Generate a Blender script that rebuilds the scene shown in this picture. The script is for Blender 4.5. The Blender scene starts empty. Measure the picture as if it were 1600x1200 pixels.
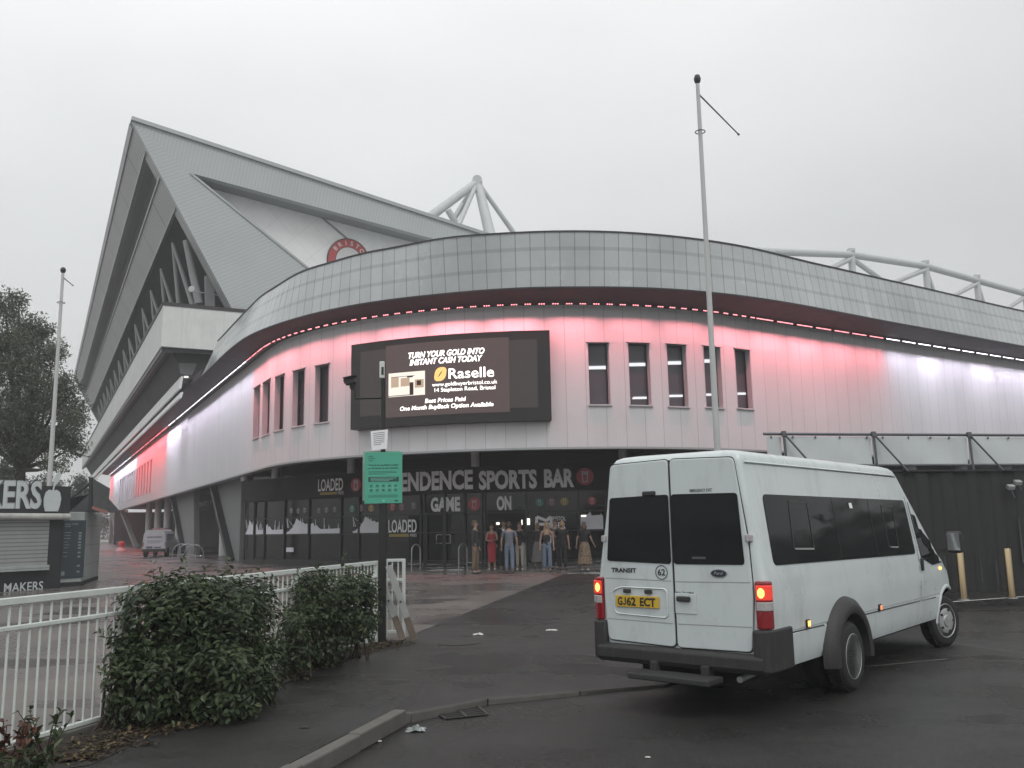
import bpy, bmesh, math, random
from mathutils import Vector, Matrix
random.seed(7)
D = bpy.data
SC = bpy.context.scene
COL = SC.collection
PI = math.pi
R = math.radians
sin, cos = math.sin, math.cos

# ------------------------------------------------------------------ camera
F = 1380.0; HOR = 820.0; RHO = 0.0182; HC = 1.65
TH = math.atan((HOR - 600) / F)
cd = D.cameras.new('camera'); cam = D.objects.new('camera', cd); COL.objects.link(cam)
cd.sensor_width = 36; cd.lens = 36 * F / 1600; cd.clip_end = 3000; cd.clip_start = 0.05
r0 = Vector((1, 0, 0)); u0 = Vector((0, -sin(TH), cos(TH))); f0 = Vector((0, cos(TH), sin(TH)))
rx = r0 * cos(RHO) - u0 * sin(RHO); ux = r0 * sin(RHO) + u0 * cos(RHO)
m = Matrix((rx, ux, -f0)).transposed().to_4x4(); m.translation = (0, 0, HC)
cam.matrix_world = m
SC.camera = cam

# ------------------------------------------------------------------ world, sun, exposure
SUN_EL, SUN_AZ = R(52), R(150)          # azimuth clockwise from +Y: behind the camera, a little right
W = D.worlds.new('World'); SC.world = W; W.use_nodes = True
nt = W.node_tree; nt.nodes.clear()
def wn(t, **k):
    n = nt.nodes.new(t)
    for a, b in k.items(): setattr(n, a, b)
    return n
tc = wn('ShaderNodeTexCoord'); sep = wn('ShaderNodeSeparateXYZ')
nt.links.new(tc.outputs['Generated'], sep.inputs[0])
ramp = wn('ShaderNodeValToRGB')
ramp.color_ramp.elements[0].position = 0.0; ramp.color_ramp.elements[0].color = (.70, .71, .705, 1)
ramp.color_ramp.elements[1].position = 1.0; ramp.color_ramp.elements[1].color = (1.20, 1.22, 1.22, 1)
e = ramp.color_ramp.elements.new(0.30); e.color = (.74, .755, .755, 1)
e = ramp.color_ramp.elements.new(0.60); e.color = (1.0, 1.015, 1.02, 1)
nt.links.new(sep.outputs['Z'], ramp.inputs[0])
vm = wn('ShaderNodeVectorMath', operation='DOT_PRODUCT'); vm.inputs[1].default_value = (-.62, .45, .1)
nt.links.new(tc.outputs['Generated'], vm.inputs[0])
mr = wn('ShaderNodeMapRange'); mr.inputs['From Min'].default_value = -.5; mr.inputs['From Max'].default_value = .75
mr.inputs['To Min'].default_value = .80; mr.inputs['To Max'].default_value = 1.13
nt.links.new(vm.outputs['Value'], mr.inputs['Value'])
noi = wn('ShaderNodeTexNoise'); noi.inputs['Scale'].default_value = 2.1; noi.inputs['Detail'].default_value = 4; noi.inputs['Roughness'].default_value = .45
mpn = wn('ShaderNodeMapping'); mpn.inputs['Scale'].default_value = (1, 1, 2.2)
nt.links.new(tc.outputs['Generated'], mpn.inputs[0]); nt.links.new(mpn.outputs[0], noi.inputs['Vector'])
mr2 = wn('ShaderNodeMapRange'); mr2.inputs['From Min'].default_value = .3; mr2.inputs['From Max'].default_value = .7
mr2.inputs['To Min'].default_value = .93; mr2.inputs['To Max'].default_value = 1.07
nt.links.new(noi.outputs['Fac'], mr2.inputs['Value'])
mr3 = wn('ShaderNodeMapRange'); mr3.inputs['From Min'].default_value = -.1; mr3.inputs['From Max'].default_value = -.9; mr3.inputs['To Min'].default_value = 1.0; mr3.inputs['To Max'].default_value = 1.45
nt.links.new(sep.outputs['Y'], mr3.inputs['Value'])
mul0 = wn('ShaderNodeMath', operation='MULTIPLY'); nt.links.new(mr.outputs[0], mul0.inputs[0]); nt.links.new(mr3.outputs[0], mul0.inputs[1])
mul = wn('ShaderNodeMath', operation='MULTIPLY'); nt.links.new(mul0.outputs[0], mul.inputs[0]); nt.links.new(mr2.outputs[0], mul.inputs[1])
vs = wn('ShaderNodeVectorMath', operation='SCALE'); nt.links.new(ramp.outputs[0], vs.inputs[0]); nt.links.new(mul.outputs[0], vs.inputs['Scale'])
bg1 = wn('ShaderNodeBackground'); nt.links.new(vs.outputs[0], bg1.inputs[0]); bg1.inputs[1].default_value = 1.05
sky = wn('ShaderNodeTexSky'); sky.sky_type = 'NISHITA'; sky.sun_disc = False
sky.sun_elevation = SUN_EL; sky.sun_rotation = SUN_AZ; sky.dust_density = 4
bg2 = wn('ShaderNodeBackground'); nt.links.new(sky.outputs[0], bg2.inputs[0]); bg2.inputs[1].default_value = .05
mxw = wn('ShaderNodeMixShader'); mxw.inputs[0].default_value = .06
nt.links.new(bg1.outputs[0], mxw.inputs[1]); nt.links.new(bg2.outputs[0], mxw.inputs[2])
wo = wn('ShaderNodeOutputWorld'); nt.links.new(mxw.outputs[0], wo.inputs['Surface'])
sl = D.lights.new('sun', 'SUN'); sl.energy = 0.9; sl.angle = R(25); sl.color = (1, .985, .96)
so = D.objects.new('sun', sl); COL.objects.link(so)
sd = Vector((sin(SUN_AZ) * cos(SUN_EL), cos(SUN_AZ) * cos(SUN_EL), sin(SUN_EL)))
so.rotation_euler = sd.to_track_quat('Z', 'Y').to_euler(); so.location = (0, -20, 60)
vsn = SC.view_settings
vsn.view_transform = 'Standard'; vsn.look = 'None'; vsn.exposure = 0.0; vsn.gamma = 1; vsn.use_curve_mapping = False

# ------------------------------------------------------------------ measuring helpers (photo point -> world point)
def ray(px, py):
    x = (px - 800) / F; y = (600 - py) / F
    x, y = x * cos(RHO) + y * sin(RHO), -x * sin(RHO) + y * cos(RHO)
    return Vector((x, cos(TH) - y * sin(TH), sin(TH) + y * cos(TH)))
EYE = Vector((0, 0, HC))
def atz(px, py, z=0.0):
    d = ray(px, py); return EYE + d * ((z - HC) / d.z)
def aty(px, py, Y):
    d = ray(px, py); return EYE + d * (Y / d.y)
def atpl(px, py, p, n):
    d = ray(px, py); return EYE + d * ((Vector(p) - EYE).dot(n) / d.dot(n))

# ------------------------------------------------------------------ materials
MATS = {}
def mat(name, col, rough=.6, metal=0, var=.12, vscale=3.0, bump=0, bscale=60, spec=.5, emit=None, estr=0, coat=0, alpha=1, trans=0, dirt=0, wet=0, speck=0, puddle=0):
    """Principled material with procedural colour variation, bump, dirt streaks and wetness."""
    if name in MATS: return MATS[name]
    M = D.materials.new(name); M.use_nodes = True; MATS[name] = M
    t = M.node_tree; b = t.nodes['Principled BSDF']
    b.inputs['Base Color'].default_value = (*col, 1); b.inputs['Roughness'].default_value = rough
    b.inputs['Metallic'].default_value = metal; b.inputs['Specular IOR Level'].default_value = spec
    b.inputs['Coat Weight'].default_value = coat; b.inputs['Alpha'].default_value = alpha
    b.inputs['Transmission Weight'].default_value = trans
    co = t.nodes.new('ShaderNodeTexCoord')
    if emit:
        b.inputs['Emission Color'].default_value = (*emit, 1); b.inputs['Emission Strength'].default_value = estr
    if var:
        n = t.nodes.new('ShaderNodeTexNoise'); n.inputs['Scale'].default_value = vscale; n.inputs['Detail'].default_value = 5; n.inputs['Roughness'].default_value = .62
        t.links.new(co.outputs['Object'], n.inputs['Vector'])
        r = t.nodes.new('ShaderNodeMapRange'); r.inputs['From Min'].default_value = .25; r.inputs['From Max'].default_value = .75
        r.inputs['To Min'].default_value = 1 - var; r.inputs['To Max'].default_value = 1 + var
        t.links.new(n.outputs['Fac'], r.inputs['Value'])
        v = t.nodes.new('ShaderNodeVectorMath'); v.operation = 'SCALE'; v.inputs[0].default_value = col
        t.links.new(r.outputs[0], v.inputs['Scale']); out = v.outputs[0]
        if dirt:
            n2 = t.nodes.new('ShaderNodeTexNoise'); n2.inputs['Scale'].default_value = vscale * 2.2; n2.inputs['Detail'].default_value = 7; n2.inputs['Roughness'].default_value = .7
            mp = t.nodes.new('ShaderNodeMapping'); mp.inputs['Scale'].default_value = (1, 1, .25); mp.inputs['Location'].default_value = (3, 7, 1)
            t.links.new(co.outputs['Object'], mp.inputs[0]); t.links.new(mp.outputs[0], n2.inputs['Vector'])
            r2 = t.nodes.new('ShaderNodeMapRange'); r2.inputs['From Min'].default_value = .5; r2.inputs['From Max'].default_value = .78; r2.inputs['To Max'].default_value = dirt
            t.links.new(n2.outputs['Fac'], r2.inputs['Value'])
            mx = t.nodes.new('ShaderNodeMix'); mx.data_type = 'RGBA'; mx.inputs['B'].default_value = (.13, .12, .105, 1)
            t.links.new(r2.outputs[0], mx.inputs['Factor']); t.links.new(out, mx.inputs['A']); out = mx.outputs['Result']
        if speck:
            n4 = t.nodes.new('ShaderNodeTexNoise'); n4.inputs['Scale'].default_value = 48; n4.inputs['Detail'].default_value = 2
            t.links.new(co.outputs['Object'], n4.inputs['Vector']); r4 = t.nodes.new('ShaderNodeMapRange'); r4.inputs['From Min'].default_value = .3; r4.inputs['From Max'].default_value = .7
            r4.inputs['To Min'].default_value = 1 - speck; r4.inputs['To Max'].default_value = 1 + speck; t.links.new(n4.outputs['Fac'], r4.inputs['Value'])
            v4 = t.nodes.new('ShaderNodeVectorMath'); v4.operation = 'SCALE'; t.links.new(out, v4.inputs[0]); t.links.new(r4.outputs[0], v4.inputs['Scale']); out = v4.outputs[0]
        pud = None
        if puddle:
            n5 = t.nodes.new('ShaderNodeTexNoise'); n5.inputs['Scale'].default_value = .55; n5.inputs['Detail'].default_value = 4; n5.inputs['Roughness'].default_value = .5
            mp5 = t.nodes.new('ShaderNodeMapping'); mp5.inputs['Scale'].default_value = (.55, 1, 1); mp5.inputs['Location'].default_value = (2.3, 5.1, 0)
            t.links.new(co.outputs['Object'], mp5.inputs[0]); t.links.new(mp5.outputs[0], n5.inputs['Vector'])
            r5 = t.nodes.new('ShaderNodeMapRange'); r5.inputs['From Min'].default_value = 1 - puddle - .04; r5.inputs['From Max'].default_value = 1 - puddle + .05; t.links.new(n5.outputs['Fac'], r5.inputs['Value']); pud = r5.outputs[0]
            m5 = t.nodes.new('ShaderNodeMix'); m5.data_type = 'RGBA'; m5.blend_type = 'MULTIPLY'; m5.inputs['B'].default_value = (.6, .58, .58, 1); t.links.new(pud, m5.inputs['Factor']); t.links.new(out, m5.inputs['A']); out = m5.outputs['Result']
        t.links.new(out, b.inputs['Base Color'])
        r3 = t.nodes.new('ShaderNodeMapRange'); r3.inputs['From Min'].default_value = .3; r3.inputs['From Max'].default_value = .7
        r3.inputs['To Min'].default_value = max(.02, rough - .08 - wet); r3.inputs['To Max'].default_value = min(1, rough + .08)
        t.links.new(n.outputs['Fac'], r3.inputs['Value']); ro_ = r3.outputs[0]
        if pud:
            m6 = t.nodes.new('ShaderNodeMix'); m6.inputs['B'].default_value = .06; t.links.new(pud, m6.inputs['Factor']); t.links.new(ro_, m6.inputs['A']); ro_ = m6.outputs[0]
        t.links.new(ro_, b.inputs['Roughness'])
    if bump:
        n3 = t.nodes.new('ShaderNodeTexNoise'); n3.inputs['Scale'].default_value = bscale; n3.inputs['Detail'].default_value = 3
        t.links.new(co.outputs['Object'], n3.inputs['Vector'])
        bp = t.nodes.new('ShaderNodeBump'); bp.inputs['Strength'].default_value = bump; bp.inputs['Distance'].default_value = .02
        t.links.new(n3.outputs['Fac'], bp.inputs['Height']); t.links.new(bp.outputs[0], b.inputs['Normal'])
    return M
def lines(M, axis='X', period=1.0, width=.03, dark=.45, depth=.4, uv=True, pvar=.0):
    """Adds panel seams (thin grooves repeated along a UV axis, in metres) to a material."""
    t = M.node_tree; b = t.nodes['Principled BSDF']
    co = t.nodes.new('ShaderNodeTexCoord'); s = t.nodes.new('ShaderNodeSeparateXYZ')
    t.links.new(co.outputs['UV' if uv else 'Object'], s.inputs[0])
    d = t.nodes.new('ShaderNodeMath'); d.operation = 'DIVIDE'; d.inputs[1].default_value = period; t.links.new(s.outputs[axis], d.inputs[0])
    fr = t.nodes.new('ShaderNodeMath'); fr.operation = 'FRACT'; t.links.new(d.outputs[0], fr.inputs[0])
    lt = t.nodes.new('ShaderNodeMath'); lt.operation = 'LESS_THAN'; lt.inputs[1].default_value = width / period; t.links.new(fr.outputs[0], lt.inputs[0])
    old = b.inputs['Base Color'].links[0].from_socket if b.inputs['Base Color'].links else None
    mx = t.nodes.new('ShaderNodeMix'); mx.data_type = 'RGBA'; mx.blend_type = 'MULTIPLY'
    mx.inputs['B'].default_value = (dark, dark, dark, 1)
    t.links.new(lt.outputs[0], mx.inputs['Factor'])
    if old: t.links.new(old, mx.inputs['A'])
    else: mx.inputs['A'].default_value = b.inputs['Base Color'].default_value
    out = mx.outputs['Result']
    if pvar:
        fl = t.nodes.new('ShaderNodeMath'); fl.operation = 'FLOOR'; t.links.new(d.outputs[0], fl.inputs[0])
        wnz = t.nodes.new('ShaderNodeTexWhiteNoise'); wnz.noise_dimensions = '1D'; t.links.new(fl.outputs[0], wnz.inputs['W'])
        r = t.nodes.new('ShaderNodeMapRange'); r.inputs['To Min'].default_value = 1 - pvar; r.inputs['To Max'].default_value = 1 + pvar
        t.links.new(wnz.outputs['Value'], r.inputs['Value'])
        v = t.nodes.new('ShaderNodeVectorMath'); v.operation = 'SCALE'; t.links.new(out, v.inputs[0]); t.links.new(r.outputs[0], v.inputs['Scale']); out = v.outputs[0]
    t.links.new(out, b.inputs['Base Color'])
    return M
def emat(name, col, s):
    if name in MATS: return MATS[name]
    M = D.materials.new(name); M.use_nodes = True; MATS[name] = M
    t = M.node_tree; t.nodes.clear(); e_ = t.nodes.new('ShaderNodeEmission'); e_.inputs[0].default_value = (*col, 1); e_.inputs[1].default_value = s
    o = t.nodes.new('ShaderNodeOutputMaterial'); t.links.new(e_.outputs[0], o.inputs[0]); return M

M_wall = lines(mat('wall_panel', (.62, .615, .63), .42, .0, .04, .7, spec=.4, dirt=.10), period=.72, width=.016, dark=.55, pvar=.025)
M_band = lines(mat('band_panel', (.49, .515, .52), .22, .0, .16, .35, spec=.65, dirt=.08), period=.45, width=.03, dark=.55, pvar=.05)
lines(M_band, 'Y', .68, .13, .80)
M_dark = mat('dark_soffit', (.05, .044, .048), .6, 0, .1, 2, spec=.3)
M_led_r = emat('led_red', (1, .30, .33), 2.6)
M_led_w = emat('led_white', (1, .93, 1), 4.0)
M_clad = lines(mat('ribbed_cladding', (.42, .445, .455), .5, .0, .05, .35), period=.20, width=.05, dark=.86)
M_cladS = lines(mat('ribbed_soffit', (.41, .415, .415), .5, .0, .06, .4), period=.50, width=.14, dark=.62)
lines(M_cladS, 'X', 6.07, .14, .45)
M_recess = mat('recess_grey', (.26, .27, .275), .6, 0, .1, .6)
M_trans = mat('translucent_panel', (.80, .81, .80), .35, 0, .06, .5, dirt=.12)
lines(lines(M_trans, 'X', 1.5, .03, .86), 'Y', 1.5, .03, .86)
M_conc = lines(mat('pale_concrete', (.66, .675, .66), .8, 0, .12, .6, bump=.1, dirt=.25), 'X', 2.2, .02, .8)
M_trim = mat('metal_trim', (.36, .38, .385), .4, .3, .05, 2)
M_colw = mat('painted_column', (.62, .63, .63), .55, 0, .08, 1.5, dirt=.2)
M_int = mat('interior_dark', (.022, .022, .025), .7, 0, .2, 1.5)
M_steel = mat('white_steel', (.50, .52, .52), .45, 0, .06, 1.2, dirt=.18)
M_glassd = mat('bar_glass', (.010, .011, .013), .08, 0, .15, .5, spec=.45)
M_frame = mat('dark_frame', (.034, .035, .038), .4, .3, .08, 3)
M_sign = mat('sign_black', (.012, .012, .013), .55, 0, .1, 2, spec=.2)
M_vinyl = mat('vinyl_white', (.72, .73, .78), .5, 0, .05, 3)
M_letter = mat('letter_white', (.86, .86, .88), .5, 0, .05, 3)
M_redd = mat('disc_red', (.42, .06, .075), .5, 0, .08, 3)
M_teal = mat('disc_teal', (.05, .22, .18), .5, 0, .08, 3)
M_mauve = mat('disc_mauve', (.22, .11, .14), .5, 0, .08, 3)
M_yel = mat('disc_yellow', (.36, .27, .07), .5, 0, .08, 3)
M_gry = mat('disc_grey', (.12, .12, .125), .5, 0, .08, 3)

# ------------------------------------------------------------------ mesh helpers
class MB:
    def __init__(s): s.v = []; s.f = []; s.uv = {}; s.mi = []; s.cur = 0
    def add(s, vs, fs, uvs=None):
        o = len(s.v); s.v += [tuple(p) for p in vs]
        for f in fs: s.f.append([i + o for i in f]); s.mi.append(s.cur)
        if uvs:
            for i, q in enumerate(uvs): s.uv[o + i] = q
        return s
    def box(s, c, size, M=None, taper=1.0):
        x, y, z = size[0] / 2, size[1] / 2, size[2] / 2
        P = [Vector((a * x * (taper if k > 0 else 1), b * y * (taper if k > 0 else 1), k * z)) for k in (-1, 1) for a, b in ((-1, -1), (1, -1), (1, 1), (-1, 1))]
        if M: P = [M @ p for p in P]
        c = Vector(c); P = [p + c for p in P]
        return s.add(P, [(3, 2, 1, 0), (4, 5, 6, 7), (0, 1, 5, 4), (1, 2, 6, 5), (2, 3, 7, 6), (3, 0, 4, 7)])
    def span(s, a, b):
        a = Vector(a); b = Vector(b); return s.box((a + b) / 2, [abs(q) for q in (b - a)])
    def tube(s, p, q, ra, rb=None, n=10, cap=True):
        p = Vector(p); q = Vector(q); rb = ra if rb is None else rb
        d = (q - p).normalized(); up = Vector((0, 0, 1)) if abs(d.z) < .95 else Vector((1, 0, 0))
        a = d.cross(up).normalized(); b = d.cross(a)
        P = [p + (a * cos(2 * PI * i / n) + b * sin(2 * PI * i / n)) * ra for i in range(n)] + [q + (a * cos(2 * PI * i / n) + b * sin(2 * PI * i / n)) * rb for i in range(n)]
        fs = [(i, (i + 1) % n, n + (i + 1) % n, n + i) for i in range(n)]
        if cap: fs += [tuple(range(n))[::-1], tuple(range(n, 2 * n))]
        return s.add(P, fs)
    def path(s, pts, r, n=8):
        for a, b in zip(pts, pts[1:]): s.tube(a, b, r, r, n)
        return s
    def bar(s, p, q, w, h, up=(0, 0, 1)):
        p = Vector(p); q = Vector(q); d = q - p; L = d.length; d.normalize(); up = Vector(up)
        sx = d.cross(up).normalized(); uz = sx.cross(d)
        M = Matrix((sx, d, uz)).transposed()
        return s.box((p + q) / 2, (w, L, h), M)
    def lathe(s, prof, c=(0, 0, 0), M=None, n=20):
        P = []
        for r, z in prof:
            for i in range(n): P.append(Vector((r * cos(2 * PI * i / n), r * sin(2 * PI * i / n), z)))
        if M: P = [M @ p for p in P]
        c = Vector(c); P = [p + c for p in P]
        fs = [(k * n + i, k * n + (i + 1) % n, (k + 1) * n + (i + 1) % n, (k + 1) * n + i) for k in range(len(prof) - 1) for i in range(n)]
        fs += [tuple(range(n))[::-1], tuple(range((len(prof) - 1) * n, len(prof) * n))]
        return s.add(P, fs)
    def prism(s, pts, off, uvs=None):
        """polygon extruded by vector off"""
        off = Vector(off); n = len(pts); A = [Vector(p) for p in pts]; B = [p + off for p in A]
        return s.add(A + B, [tuple(range(n)), tuple(range(n, 2 * n))[::-1]] + [(i, i + n, (i + 1) % n + n, (i + 1) % n) for i in range(n)], (uvs + uvs) if uvs else None)
    def quad(s, a, b, c, d, uvs=None): return s.add([a, b, c, d], [(0, 1, 2, 3)], uvs)
    def grid(s, fn, us, vs, uvf=None, flip=False):
        P = [fn(u, v) for v in vs for u in us]; nu = len(us)
        fs = [(j * nu + i, j * nu + i + 1, (j + 1) * nu + i + 1, (j + 1) * nu + i) for j in range(len(vs) - 1) for i in range(nu - 1)]
        if flip: fs = [f[::-1] for f in fs]
        return s.add(P, fs, [uvf(u, v) for v in vs for u in us] if uvf else None)
    def build(s, name, mats, parent=None, local=False, bevel=0, smooth=None, seg=2):
        me = D.meshes.new(name)
        org = Vector((0, 0, 0))
        if parent and not local:
            p = parent
            while p.parent: p = p.parent
            org = p.location
        me.from_pydata([Vector(v) - org for v in s.v], [], s.f)
        if not isinstance(mats, (list, tuple)): mats = [mats]
        for q in mats: me.materials.append(q)
        if len(mats) > 1: me.polygons.foreach_set('material_index', s.mi)
        if s.uv:
            l = me.uv_layers.new(name='UVMap')
            for lp in me.loops:
                q = s.uv.get(lp.vertex_index)
                if q: l.data[lp.index].uv = q
        bm = bmesh.new(); bm.from_mesh(me)
        closed = all(e.is_manifold for e in bm.edges)
        if closed and len(bm.faces): bmesh.ops.recalc_face_normals(bm, faces=bm.faces); bm.to_mesh(me)
        bm.free()
        if smooth is not None:
            me.polygons.foreach_set('use_smooth', [True] * len(me.polygons)); me.set_sharp_from_angle(angle=R(smooth))
        me.update()
        o = D.objects.new(name, me); COL.objects.link(o)
        if parent: o.parent = parent
        if bevel:
            b = o.modifiers.new('bevel', 'BEVEL'); b.width = bevel; b.segments = seg; b.limit_method = 'ANGLE'; b.angle_limit = R(40)
        return o
def tag(o, label=None, cat=None, group=None, kind=None):
    if label: o['label'] = label
    if cat: o['category'] = cat
    if group: o['group'] = group
    if kind: o['kind'] = kind
    return o
def thing(name, label, cat, loc=(0, 0, 0), rz=0, group=None):
    o = D.objects.new(name, None); COL.objects.link(o); o.empty_display_size = .3
    o.location = loc; o.rotation_euler = (0, 0, rz)
    return tag(o, label, cat, group)
def dup(root, loc=None, rz=None, label=None, group=None):
    r = root.copy(); COL.objects.link(r)
    if loc is not None: r.location = loc
    if rz is not None: r.rotation_euler = (0, 0, rz)
    if label: r['label'] = label
    if group: r['group'] = group
    for ch in list(root.children):
        c = ch.copy(); COL.objects.link(c); c.parent = r
        for g in ch.children:
            d = g.copy(); COL.objects.link(d); d.parent = c
    return r
FONT_CACHE = {}
def text_geo(txt, bold=.0, shear=0, xs=1.0, align='CENTER', space=1.0):
    """letters as flat geometry; cap height = 1, baseline at 0; align 'FIT' scales the width to xs"""
    k = (txt, bold, shear, space)
    if k not in FONT_CACHE:
        cu = D.curves.new('lettering', 'FONT'); cu.body = txt; cu.offset = bold; cu.shear = shear; cu.size = 1; cu.resolution_u = 3; cu.space_character = space
        ob = D.objects.new('lettering', cu); COL.objects.link(ob)
        bpy.context.view_layer.update()
        dg = bpy.context.evaluated_depsgraph_get()
        me = D.meshes.new_from_object(ob.evaluated_get(dg))
        vs = [(v.co.x, v.co.y) for v in me.vertices]; fs = [tuple(p.vertices) for p in me.polygons]
        D.objects.remove(ob); D.curves.remove(cu); D.meshes.remove(me)
        FONT_CACHE[k] = (vs, fs)
    vs, fs = FONT_CACHE[k]
    cap = .70
    x0 = min(v[0] for v in vs); x1 = max(v[0] for v in vs); w = x1 - x0
    if align == 'FIT': return [((x - x0 - w / 2) / w * xs, y / cap) for x, y in vs], fs
    ox = {'CENTER': (x0 + x1) / 2, 'LEFT': x0, 'RIGHT': x1}[align]
    return [((x - ox) * xs / cap, y / cap) for x, y in vs], fs
def put_text(mb, fn, txt, x, y, h, **k):
    """maps lettering through fn(x,y); with align FIT, xs is the width in metres"""
    fit = k.get('align') == 'FIT'
    vs, fs = text_geo(txt, **k)
    return mb.add([fn(x + a * (1 if fit else h), y + b * h) for a, b in vs], fs)
def disc_pts(cx, cy, r, n=28, ry=None): return [(cx + r * cos(2 * PI * i / n), cy + (ry or r) * sin(2 * PI * i / n)) for i in range(n)]
def flat_poly(mb, fn, pts): return mb.add([fn(a, b) for a, b in pts], [tuple(range(len(pts)))])
def ring(mb, fn, cx, cy, ra, rb, n=32, a0=0, a1=2 * PI):
    P = []
    for i in range(n + 1):
        t = a0 + (a1 - a0) * i / n; P += [fn(cx + ra * cos(t), cy + ra * sin(t)), fn(cx + rb * cos(t), cy + rb * sin(t))]
    return mb.add(P, [(2 * i, 2 * i + 1, 2 * i + 3, 2 * i + 2) for i in range(n)])
def frange(a, b, n): return [a + (b - a) * i / n for i in range(n + 1)]

# ------------------------------------------------------------------ plan curves
class Arc:
    """straight - arc - straight plan of the corner building (outer wall line)"""
    c = Vector((1.06, 44.0)); r = 13.2
    a = Vector((-.4695, .8829)); b = Vector((.8415, .5402))
    tl = math.atan2(-.4695, -.8829) % (2 * PI); tr = math.atan2(-.8415, .5402) % (2 * PI)
    S1 = 13.2 * (tr - tl)
    def pos(s, q, off=0.0):
        if q <= 0: t, e = s.tl, s.a * (-q)
        elif q >= s.S1: t, e = s.tr, s.b * (q - s.S1)
        else: t, e = s.tl + (q / s.S1) * (s.tr - s.tl), Vector((0, 0))
        return s.c + Vector((cos(t), sin(t))) * (s.r + off) + e
    def nrm(s, q):
        t = s.tl if q <= 0 else s.tr if q >= s.S1 else s.tl + (q / s.S1) * (s.tr - s.tl)
        return Vector((cos(t), sin(t)))
    lo, hi = -110, 80
    def P(s, q, z, off=0.0): p = s.pos(q, off); return Vector((p.x, p.y, z))
    def hit(s, px, py, off=0.0):
        d = ray(px, py); az = math.atan2(d.x, d.y); lo, hi = s.lo, s.hi
        for _ in range(60):
            mid = (lo + hi) / 2; p = s.pos(mid, off)
            if math.atan2(p.x, p.y) < az: lo = mid
            else: hi = mid
        p = s.pos(lo, off); return lo, HC + d.z / Vector((d.x, d.y)).length * p.length
class Poly(Arc):
    def __init__(s, pts):
        P = [Vector(p) for p in pts]; out = []
        for i in range(len(P) - 1):
            p0 = P[max(0, i - 1)]; p1 = P[i]; p2 = P[i + 1]; p3 = P[min(len(P) - 1, i + 2)]
            for k in range(8):
                t = k / 8; out.append(.5 * ((2 * p1) + (p2 - p0) * t + (2 * p0 - 5 * p1 + 4 * p2 - p3) * t * t + (3 * p1 - p0 - 3 * p2 + p3) * t ** 3))
        out.append(P[-1]); s.p = out; s.l = [0]
        for x, y in zip(out, out[1:]): s.l.append(s.l[-1] + (y - x).length)
        s.lo, s.hi = 0, s.l[-1]
    def seg(s, q):
        i = 0
        while i < len(s.l) - 2 and s.l[i + 1] < q: i += 1
        return i, (q - s.l[i]) / (s.l[i + 1] - s.l[i])
    def nrm(s, q):
        i, t = s.seg(q); d = (s.p[i + 1] - s.p[i]).normalized(); n1 = Vector((d.y, -d.x))
        j = max(0, i - 1) if t < .5 else min(len(s.p) - 2, i + 1); d = (s.p[j + 1] - s.p[j]).normalized(); n2 = Vector((d.y, -d.x))
        w = abs(t - .5); return (n1 * (1 - w) + n2 * w).normalized()
    def pos(s, q, off=0.0):
        i, t = s.seg(q); return s.p[i].lerp(s.p[i + 1], t) + s.nrm(q) * off
WC = Arc()
GC = Poly([(-13.2, 43.9), (-10.2, 41.4), (-7, 39.2), (-4, 37.4), (-1, 36.3), (2, 35.9), (5, 36.1), (8, 37.2), (11, 39.2), (16, 42.6), (24, 48)])
def strip(mb, cv, s0, s1, z0, z1, off=0.0, off1=None, step=.4, nz=1):
    off1 = off if off1 is None else off1
    f0_ = off if callable(off) else (lambda u: off); f1_ = off1 if callable(off1) else (lambda u: off1)
    n = max(1, int(abs(s1 - s0) / step)); us = frange(s0, s1, n)
    return mb.grid(lambda u, t: cv.P(u, z0 + (z1 - z0) * t, f0_(u) + (f1_(u) - f0_(u)) * t), us, frange(0, 1, nz), lambda u, t: (u, z0 + (z1 - z0) * t if z1 != z0 else t * 1.5))
# ------------------------------------------------------------------ ground
M_ground = mat('ground_tarmac', (.05, .048, .046), .6, 0, .2, .3)
M_road = mat('road_asphalt', (.026, .0245, .024), .40, 0, .25, .6, bump=.6, bscale=140, spec=.42, wet=.14, speck=.5, puddle=.39)
M_pave = mat('pavement_tarmac', (.025, .0238, .0235), .42, 0, .28, .5, bump=.55, bscale=150, spec=.42, wet=.18, speck=.45, puddle=.42)
M_plaza = mat('plaza_blocks', (.135, .119, .112), .40, 0, .22, .35, bump=.2, bscale=60, spec=.45, wet=.2, speck=.15, puddle=.40)
lines(M_plaza, 'X', 1.2, .012, .78, uv=False); lines(M_plaza, 'Y', .6, .012, .78, uv=False)
M_kerb = mat('kerb_stone', (.105, .10, .092), .7, 0, .2, 6, bump=.25, bscale=90, dirt=.5)
M_soil = mat('soil', (.025, .020, .016), .9, 0, .4, 9, bump=.9, bscale=40)
ZR = -.13
tag(MB().quad((-400, -380, -.16), (400, -380, -.16), (400, 400, -.16), (-400, 400, -.16)).build('ground', M_ground), kind='structure')
road_edge = [(-6, -12), (-3.2, 1), (-1.64, 6.6), (-1.13, 8.42)]
k1_, k2_ = atz(762, 1091.5, -.07), atz(1040, 1069, -.10)
ramp_edge = [(-1.13, 8.42), (-1.0, 9.9), (.3, 10.9), (2.6, 13.6), (7.6, 18.9), (30, 28), (90, 46)]
ramp_out = [(-1.13, 8.42, .0), (-.98, 8.50, -.045), (k1_.x, k1_.y, -.072), (k2_.x, k2_.y, -.102), (8.7, 17.7, ZR + .003), (31, 26.5, ZR + .003), (91, 44.5, ZR + .003)]
tag(MB().add([(x, y, ZR) for x, y in [(-60, -60), (90, -60), (100, 60), (-60, 60)]], [(0, 1, 2, 3)]).build('road', M_road), kind='structure')
pl = road_edge + ramp_edge[1:] + [(130, 200), (-150, 200), (-150, -12)]
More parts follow.
